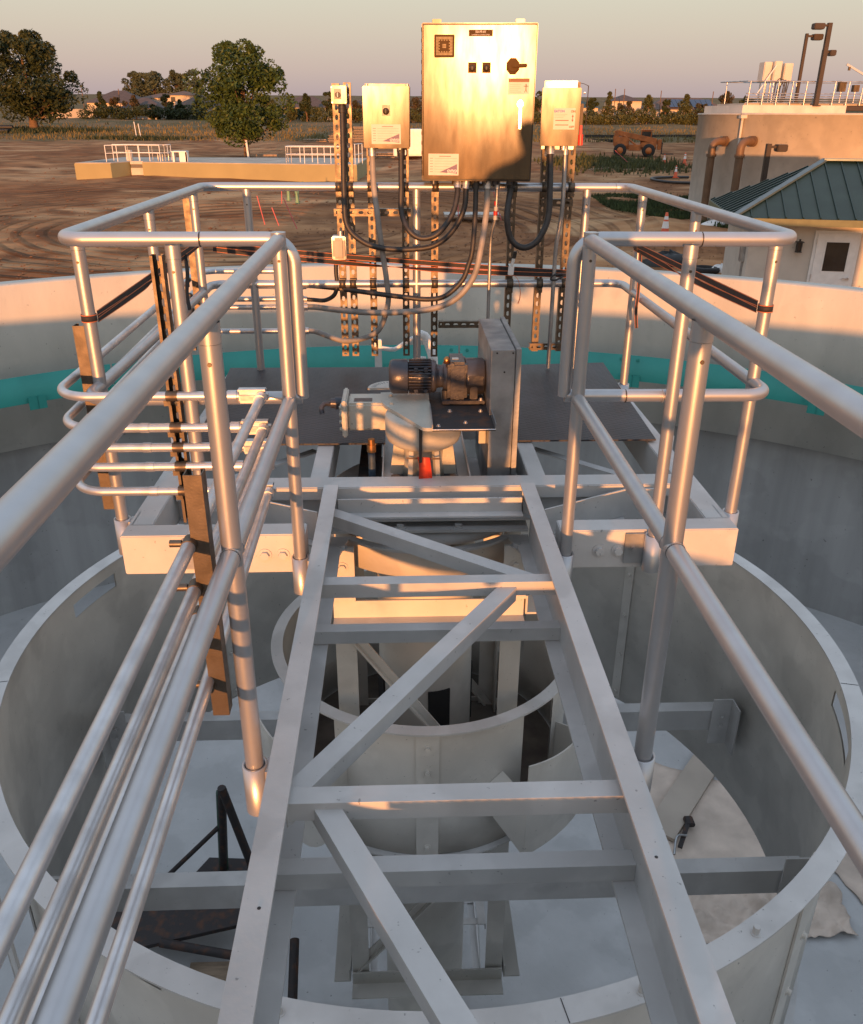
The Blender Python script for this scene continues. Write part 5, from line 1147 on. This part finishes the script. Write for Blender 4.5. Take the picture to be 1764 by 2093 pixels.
blades(14000,near_patch,.20,mat('lawn grass',(.04,.062,.018),.9,0,.3,1),'lawn_grass','green grass patch before the round tank, behind the right railing')
blades(16000,lambda:(rnd(-75,70),106+abs(random.gauss(0,1))*26),.34,grassm,'meadow_grass','dry green and brown meadow grass between the dirt and the far hedge')
blades(3500,lambda:(random.gauss(17.5,2.4),random.gauss(72,3.5)),.42,leafB,'weeds','weeds growing over the timber debris near the telehandler',cat='weeds')
blades(1500,lambda:(random.gauss(-52,5),random.gauss(129,3)),.55,leafA,'undergrowth','dark undergrowth at the foot of the large left tree',cat='weeds')
blades(1200,lambda:(random.gauss(-31,3),random.gauss(109,1.2)),.40,leafA,'weed_strip','dark weeds round the white stakes in the meadow',cat='weeds')
for i in range(9):
    x,y=14.8+i*.55+rnd(-.3,.3),66+rnd(0,9); a=rnd(-.25,.25); L_=rnd(1.2,2.6); o=MB().bar((x-L_/2,y,gz(x,y)+.12),(x+L_/2,y+a*L_,gz(x,y)+.16+rnd(0,.15)),.16,.07).build('timber',wood); tag(o,'loose weathered timber in the debris heap left of the telehandler','timber','loose timbers in the debris heap')
m=MB()
for i in range(5200):
    d_=13+abs(random.gauss(0,1))*26; a=rnd(-.62,.52); x,y=d_*math.sin(a),d_*math.cos(a)
    if math.hypot(x-TX,y-TY)<11 or (-21.5<x<-2 and 57<y<67) or (x>7 and y<27): continue
    r=rnd(.012,.034)*(1+d_/40)*(2.0 if random.random()<.04 else 1); z=gz(x,y)+.02+.28*NS.noise(Vector((x*.09,y*.09,3)))*min(1,(d_-14)/20 if d_>14 else 0)
    vs=[(x+r*rnd(.7,1.2),y,z),(x,y+r*rnd(.7,1.2),z),(x-r*rnd(.7,1.2),y,z),(x,y-r*rnd(.7,1.2),z),(x+r*.2*rnd(-1,1),y,z+r*rnd(.2,.55)),(x,y,z-r*.5)]
    m.add(vs,[(0,1,4),(1,2,4),(2,3,4),(3,0,4),(1,0,5),(2,1,5),(3,2,5),(0,3,5)])
o=m.build('dirt_clods',soil); tag(o,'clods of dirt and small stones scattered over the building site','dirt clods',kind='stuff')
def lump(name,label,x,y,r,h,m_,seed,cat):
    m=MB(); vs=[];N=14
    for j in range(7):
        for i in range(N):
            a=2*PI*i/N; u=j/6; q=r*math.cos(u*PI/2)*(1+.25*NS.noise(Vector((math.cos(a)*1.5,math.sin(a)*1.5,seed+u)))); vs.append((x+q*math.cos(a),y+q*.6*math.sin(a),gz(x,y)-.03+h*math.sin(u*PI/2)*(1+.3*NS.noise(Vector((a,u*3,seed))))))
    m.add(vs,[(j*N+i,j*N+(i+1)%N,(j+1)*N+(i+1)%N,(j+1)*N+i) for j in range(6) for i in range(N)],True); o=m.build(name,m_); tag(o,label,cat)
lump('plastic_sheet','crumpled white plastic on the grass behind the right railing',14.0,38.0,.75,.28,white,2,'plastic sheet')
lump('plastic_bag','white plastic bundle beside the building corner',10.25,27.2,.38,.3,white,5,'bag'); lump('dark_bundle','black crumpled tarp bundle behind the right strap',8.9,28.4,.9,.5,tarp,9,'tarp')
lump('rock','grey-white rubble lying on the near grass strip',12.9,41.5,.5,.12,slabc,4,'rubble')
o=MB().lathe([(.30,.0),(.45,.05),(.48,.12),(.45,.2),(.30,.22),(.26,.12),(.30,.0)],(9.75,27.2,gz(9.7,27.2)),28).build('tyre',tyre); tag(o,'old black tyre lying beside the green-roofed building','tyre')
o=MB().box(2.0,4.6,40.2,41.4,gz(3,41)+.05,gz(3,41)+.16).build('sheet_pile',galvd); tag(o,'flat pale blue-grey sheets lying on the dirt behind the panel conduits','sheets')
# ================================================================ TELEHANDLER
t=thing('telehandler','orange-brown telehandler parked at an angle near the debris, left of the round tank','telehandler',(21.9,82.3,-1.95))
def TL(n,mb,m_,p=None):
    R_=Matrix.Translation((21.9,82.3,-1.98))@Matrix.Rotation(rad(-14),4,'Z')@Matrix.Scale(.88,4); mb.v=[tuple(R_@Vector(v)) for v in mb.v]; return mb.build(n,m_,p or t)
TL('chassis',MB().box(-2.3,1.9,-.75,.75,.75,1.25,c=.05),yellow); TL('engine_hood',MB().box(-2.5,-.9,-.95,.95,1.0,1.95,c=.12),yellow)
TL('front_body',MB().box(.3,1.9,-.95,.0,.9,1.45,c=.08),yellow); TL('side_box',MB().box(-.9,.35,-1.1,-.6,.65,1.25,c=.05),yellow)
for x in (-1.75,1.15):
    for y in (-1.0,1.0):
        wh=TL('wheel',MB().lathe([(.0,-.22),(.45,-.22),(.62,-.18),(.66,0),(.62,.18),(.45,.22),(0,.22)],(x,y,.66),24,ax='y'),tyre); TL('rim',MB().lathe([(0,-.24),(.32,-.24),(.32,-.2),(0,-.2)],(x,y,.66),18,ax='y'),rust if y>0 else yellow,wh)
cab=TL('cab',MB().box(.25,1.35,.0,.95,1.2,2.55,c=.08),yellow); TL('windscreen',MB().box(.35,1.25,-.02,-.003,1.75,2.45),glassd,cab); TL('side_window',MB().box(1.353,1.37,.1,.85,1.7,2.45),glassd,cab); TL('cab_roof',MB().box(.15,1.45,-.08,1.02,2.55,2.64,c=.03),yellow,cab)
TL('boom',MB().bar((-2.3,-.35,2.35),(1.9,-.35,1.55),.52,.52,c=.06).bar((1.5,-.35,1.62),(2.35,-.35,1.25),.32,.32,c=.03),yellow)
TL('boom_pivot',MB().prof((-2.3,-.75,1.7),(-2.3,.05,1.7),[(-.25,0),(.35,0),(.3,.85),(-.1,.85)],(1,0,0),(0,0,1)),yellow); TL('lift_cylinder',MB().cyl((-1.5,-.75,2.1),(-.2,-.75,1.2),.09,10),yellow)
TL('boom_head',MB().box(2.0,2.4,-.75,.05,.75,1.75,c=.05),yellow)
f=MB().box(2.45,2.52,-1.2,.5,.35,.45).box(2.45,2.52,-1.2,.5,1.35,1.45)
for i in range(7): f.box(2.46,2.5,-1.18+i*.27,-1.14+i*.27,.451,1.349)
TL('fork_carriage',f,rust)
for y in (-.9,.2): TL('fork',MB().box(2.53,3.7,y-.06,y+.06,.32,.38),rust)
# ================================================================ ROUND CONCRETE TANK AND ITS TOP
TXC,TYC,TRR=22,41.2,8
t=thing('storage_tank','large round beige concrete tank standing at the right','tank',(TXC,TYC,-2.9))
m=MB(); m.lathe([(TRR,-3.4),(TRR,1.50),(TRR+.04,1.50),(TRR+.04,1.58),(0,1.585)],(TXC,TYC,0),128); m.build('wall',stucco,t)
m=MB(); m.cyl((14.48,38.22,-2.8),(14.48,38.22,1.5),.05,10); m.box(14.36,14.62,38.08,38.36,1.38,1.5); m.build('downpipe',yellow if False else stucco,t)
t=thing('tank_walkway_slab','beige concrete slab raised above the round tank, carrying railings','slab',(17,41,1.6)); MB().box(14.75,19.3,39.1,44,1.59,1.90).build('slab',stucco,t); MB().box(15.0,30,39.6,43,1.90,1.98).build('upper_slab',slabc,t); MB().box(19.35,30,39.3,43,1.70,1.88).build('dark_edge',bronze,t)
t=thing('tank_railing','galvanised railing and stacked rails on top of the round tank','railing',(17,39.5,1.98))
for z in (2.84,2.36,2.25,2.17,2.09,2.0): MB().tube([(14.95,39.45,z),(30,39.45,z)],.028 if z>2.5 else .022,6).build('rail',galvd,t)
for i in range(17): x=15.05+i*.62; MB().tube([(x,39.42,1.9),(x+.03,39.42,2.84)],.024,6).build('post',galv,t)
for i in range(9): x=15.3+i*1.1; MB().tube([(x,42.9,1.98),(x,42.9,2.9)],.024,6).build('post',galv,t)
MB().tube([(15,42.9,2.9),(30,42.9,2.9)],.026,6).build('rail',galvd,t); MB().tube([(15,39.45,2.84),(15,42.9,2.9)],.026,6).build('rail',galvd,t)
def cabinet(label,x0,x1,z0,z1,ya,m_=stucco):
    t=thing('equipment_cabinet',label,'cabinet',((x0+x1)/2,ya,z0)); MB().box(x0,x1,ya,ya+.6,z0,z1,c=.02).build('body',m_,t); MB().box(x0+.03,x1-.03,ya-.02,ya-.002,z0+.03,z1-.03).build('door',m_,t)
    for x in (x0+.05,x1-.05): MB().cyl((x,ya+.3,1.98),(x,ya+.3,z0),.03,6).build('leg',galvd,t)
cabinet('left tall cream cabinet on the round tank',15.75,16.10,2.82,3.60,39.9); cabinet('middle tall cream cabinet on the round tank',16.12,16.45,2.82,3.62,39.7); cabinet('right tall cream cabinet with dark edge on the round tank',16.60,16.98,2.82,3.55,39.8)
t=thing('davit_hoist','thin white diagonal brace beside the cream cabinets','brace',(15.6,39.6,2)); MB().tube([(15.45,39.6,2.3),(16.15,39.6,3.45)],.022,6).build('brace_tube',white,t)
t=thing('cable_loops','loops of black hose hanging below the cream cabinets','cables',(16.4,39.6,2))
for i in range(4): MB().tube(catmull([(16.2+i*.12,39.6,2.1),(16.25+i*.12,39.6,2.7),(16.4+i*.13,39.6,2.95-.03*i),(16.6+i*.06,39.6,2.6),(16.55+i*.05,39.6,2.0)],.06),.018,6).build('hose',black,t)
def lamp(label,x,y,zb,zt,dx,name='street_lamp',r=.09):
    t=thing(name,label,'street lamp',(x,y,zb)); MB().box(x-r,x+r,y-r,y+r,zb,zt,c=.01).build('pole',bronze,t); s=1 if dx>0 else -1; a,b=sorted((x+s*r,x+dx)); a2,b2=sorted((x+s*.25,x+dx)); MB().box(min(x+s*r,x+s*.3),max(x+s*r,x+s*.3),y-.04,y+.04,zt-.14,zt-.06).build('arm',bronze,t)
    MB().box(a2,b2,y-.18,y+.18,zt-.24,zt-.02,c=.025).build('lamp_head',bronze,t); MB().box(a2+.06,b2-.04,y-.14,y+.14,zt-.252,zt-.242).build('lens',glassd,t)
    MB().box(x-.16,x+.16,y-.16,y+.16,zb,zb+.05).build('base_plate',bronze,t)
lamp('tallest dark street lamp with head to the left, on the round tank',17.95,39.15,1.86,5.02,-.70); lamp('second dark street lamp with head to the right, left of the tallest',17.25,39.6,1.98,4.66,.66,r=.06)
lamp('shortest street lamp with head to the right, on the round tank',18.45,40.4,1.98,4.12,.52,r=.05); lamp('dark street lamp standing on the ground between the round tank and the green roof',12.33,29.9,-3.1,.62,.60,r=.08)
t=thing('instrument_boxes','steel instrument boxes catching the sun behind the tank railing','instrument boxes',(19.4,39.6,2.2)); MB().box(19.05,19.35,39.55,39.8,2.45,2.85,c=.01).build('box',steel,t); MB().box(19.7,19.95,39.55,39.8,2.45,2.72,c=.01).build('box',steel,t)
for x in (19.2,19.82): MB().cyl((x,39.65,1.98),(x,39.65,2.45),.03,6).build('leg',galv,t)
t=thing('hoist_arm','galvanised hoist arm slanting down at the right edge above the tank','hoist',(20,39.7,3)); MB().bar((19.25,39.7,3.52),(20.4,39.7,2.98),.06,.08).build('arm',galv,t); MB().cyl((20.4,39.7,1.98),(20.4,39.7,3.0),.05,8).build('mast',galv,t); MB().box(19.36,19.44,39.66,39.74,3.28,3.42).build('hook_block',steel,t)
def bentpipe(label,wx,wy,vx,vy,z):
    t=thing('wall_pipe',label,'pipe',(vx,vy,-2.95)); r=.165
    m=MB(); m.tube(fillet([(wx,wy,z),(vx,vy,z),(vx,vy,z-.6)],.42,12),r,18); m.build('elbow',pipeb,t)
    m=MB(); m.cyl((vx,vy,-3.0),(vx,vy,z-.62),r,18); m.build('riser',pipeb,t); d_=(Vector((wx,wy,z))-Vector((vx,vy,z))).normalized()
    for p,q in (((vx,vy,z-.50),(vx,vy,z-.56)),((vx,vy,z-.565),(vx,vy,z-.62))): MB().cyl(p,q,r*1.3,18).build('flange',pipeb,t)
    w0=Vector((wx,wy,z)); 
    for a,b in ((-.18,-.12),(-.11,-.05)): MB().cyl(w0+d_*a,w0+d_*b,r*1.3,18).build('flange',pipeb,t)
bentpipe('left brown ductile iron pipe bending down from the round tank wall',14.28,39.11,13.60,38.93,.46); bentpipe('right brown ductile iron pipe bending down from the round tank wall',14.88,37.55,14.19,37.19,.50)
# ================================================================ GREEN-ROOFED BUILDING
BC=Vector((8.12,21.2,0)); bu=Vector((math.cos(rad(-12.5)),math.sin(rad(-12.5)),0)); bv=Vector((-bu.y,bu.x,0)); BD=4.9; BL=9.0; ZE=-.82; RH=1.22
MB_=Matrix((bu,bv,Vector((0,0,1)))).transposed().to_4x4(); MB_.translation=BC
t=thing('pump_building','small beige building with a green standing-seam metal hip roof, at the right edge','building',(BC.x,BC.y,-3.3))
def BX(n,m_,*a,c=0,p=None): return MB().box(*a,MB_,c).build(n,m_,p or t)
BX('wall',stucco,.55,BL-.55,.55,BD-.55,-3.7,ZE-.03)
BX('soffit',stucco,.08,BL-.08,.08,BD-.08,ZE-.07,ZE-.035)
fa=BX('fascia',fascia,-.02,BL+.02,-.02,.02,ZE-.17,ZE-.005); BX('fascia',fascia,-.02,.02,.022,BD,ZE-.17,ZE-.005)
h=BD/2; rv=[(0,0,ZE),(BL,0,ZE),(BL,BD,ZE),(0,BD,ZE),(h,h,ZE+RH),(BL-h,h,ZE+RH)]
rv=[MB_@Vector(v) for v in rv]; roof=MB().add(rv,[(0,1,5,4),(2,3,4,5),(1,2,5),(3,0,4),(3,2,1,0)]).build('roof',roofg,t)
seamm=mat('seam green',(.015,.035,.03),.4,.3); sl_=RH/h  # seams in nearly the same green as the roof
u=.42
while u<BL-.1:
    e=min(u,BL-u,h)
    MB().bar(MB_@Vector((u,.0,ZE+.018)),MB_@Vector((u,e-.03,ZE+.018+sl_*(e-.03))),.03,.035).build('standing_seam',seamm,roof); u+=.40
v=.35
while v<BD-.1:
    e=min(v,BD-v,h); MB().bar(MB_@Vector((0,v,ZE+.018)),MB_@Vector((e-.03,v,ZE+.018+sl_*(e-.03))),.03,.035).build('standing_seam',seamm,roof); v+=.40
m=MB(); m.bar(MB_@Vector((-.02,-.02,ZE+.03)),MB_@Vector((h,h,ZE+RH+.03)),.17,.05); m.build('hip_cap',roofgt,roof)
m=MB(); m.bar(MB_@Vector((h-.05,h,ZE+RH+.03)),MB_@Vector((BL-h,h,ZE+RH+.03)),.24,.05); m.build('ridge_cap',roofgt,roof)
dx0=2.08
d_=BX('door_frame',white,dx0,dx0+1.08,.50,.549,-3.3,-1.13); BX('door',white,dx0+.07,dx0+1.01,.47,.50,-3.28,-1.19)
dr=bpy.data.objects[-1] if False else None
BX('door_window',glassd,dx0+.30,dx0+.83,.462,.469,-2.10,-1.40); BX('window_frame',white,dx0+.26,dx0+.295,.458,.469,-2.14,-1.36); BX('window_frame',white,dx0+.835,dx0+.87,.458,.469,-2.14,-1.36)
m=MB(); m.bar(MB_@Vector((dx0+.80,.41,-2.27)),MB_@Vector((dx0+.94,.41,-2.27)),.02,.03); m.cyl(MB_@Vector((dx0+.94,.47,-2.27)),MB_@Vector((dx0+.94,.40,-2.27)),.03,10); m.build('door_handle',galv,t)
for z in (-1.45,-2.3,-3.0): BX('door_hinge',galv,dx0+.055,dx0+.075,.462,.47,z,z+.12)
BX('wall_outlet',galvd,1.05,1.15,.53,.549,-2.12,-1.98)
k=thing('wall_lantern','black lantern on the wall left of the white door','lantern',MB_@Vector((1.72,.5,-1.6))); m=MB(); 
for a,b in ((1.67,1.69),(1.77,1.79)):
    for c_,d2 in ((.36,.38),(.46,.48)): m.box(a,b,c_,d2,-1.64,-1.42,MB_)
m.box(1.66,1.80,.35,.49,-1.66,-1.64,MB_); m.poly([(1.64,.33),(1.82,.33),(1.82,.51),(1.64,.51)],-1.42,-1.40,MB_); m.box(1.71,1.75,.40,.44,-1.40,-1.34,MB_); m.box(1.70,1.76,.49,.548,-1.56,-1.46,MB_); m.build('lantern_frame',black,k); MB().box(1.70,1.76,.39,.45,-1.63,-1.43,MB_).build('lantern_glass',glassd,k)
m=MB(); m.box(.44,.548,.9,1.15,-2.0,-1.62,MB_); m.build('meter_box',galvd,t); MB().box(.50,.54,1.0,1.05,-3.5,-2.0,MB_).build('meter_conduit',galvd,t)
# ================================================================ PERSON (behind the camera, casts the shadow seen in the photo)
def person():
    J=[((.12,-.30,.86),(.20,.14)),((.12,-.29,1.05),(.20,.14)),((.12,-.29,1.25),(.21,.14)),((.12,-.28,1.40),(.15,.10)),((.12,-.27,1.49),(.055,.055)),((.12,-.25,1.54),(.05,.055)),
       ((.10,-.24,1.62),(.075,.09)),((.10,-.23,1.70),(.07,.085)),
       ((.25,-.30,.82),(.12,.12)),((.36,-.28,.48),(.09,.09)),((.41,-.31,.08),(.06,.06)),((.41,-.20,.035),(.05,.035)),
       ((.02,-.30,.82),(.10,.10)),((.0,-.28,.48),(.075,.075)),((-.01,-.31,.08),(.05,.05)),((-.01,-.20,.035),(.045,.035)),
       ((.31,-.28,1.39),(.065,.065)),((.40,-.24,1.12),(.06,.06)),((.12,-.09,1.30),(.038,.038)),((.02,-.05,1.35),(.03,.02)),
       ((-.07,-.28,1.39),(.065,.065)),((-.24,-.25,1.17),(.05,.05)),((-.20,-.10,1.31),(.038,.038)),((-.16,-.055,1.36),(.03,.02))]
    E_=[(0,1),(1,2),(2,3),(3,4),(4,5),(5,6),(6,7),(0,8),(8,9),(9,10),(10,11),(0,12),(12,13),(13,14),(14,15),(3,16),(16,17),(17,18),(18,19),(3,20),(20,21),(21,22),(22,23)]
    me=bpy.data.meshes.new('person'); me.from_pydata([(j[0][0]-.14,j[0][1],j[0][2]*.93) for j in J],E_,[]); me.update()
    o=bpy.data.objects.new('person',me); COL.objects.link(o); s=o.modifiers.new('skin','SKIN'); 
    sv=me.skin_vertices[0].data if me.skin_vertices else None
    if sv is None:
        bm=bmesh.new(); bm.from_mesh(me); bm.verts.layers.skin.verify(); bm.to_mesh(me); bm.free(); sv=me.skin_vertices[0].data
    for i,j in enumerate(J): sv[i].radius=j[1]; sv[i].use_root=(i==0)
    o.modifiers.new('sub','SUBSURF').levels=2; me.materials.append(vest)
    tag(o,'person in dark work clothes standing on the bridge holding the camera','person'); return o
person()
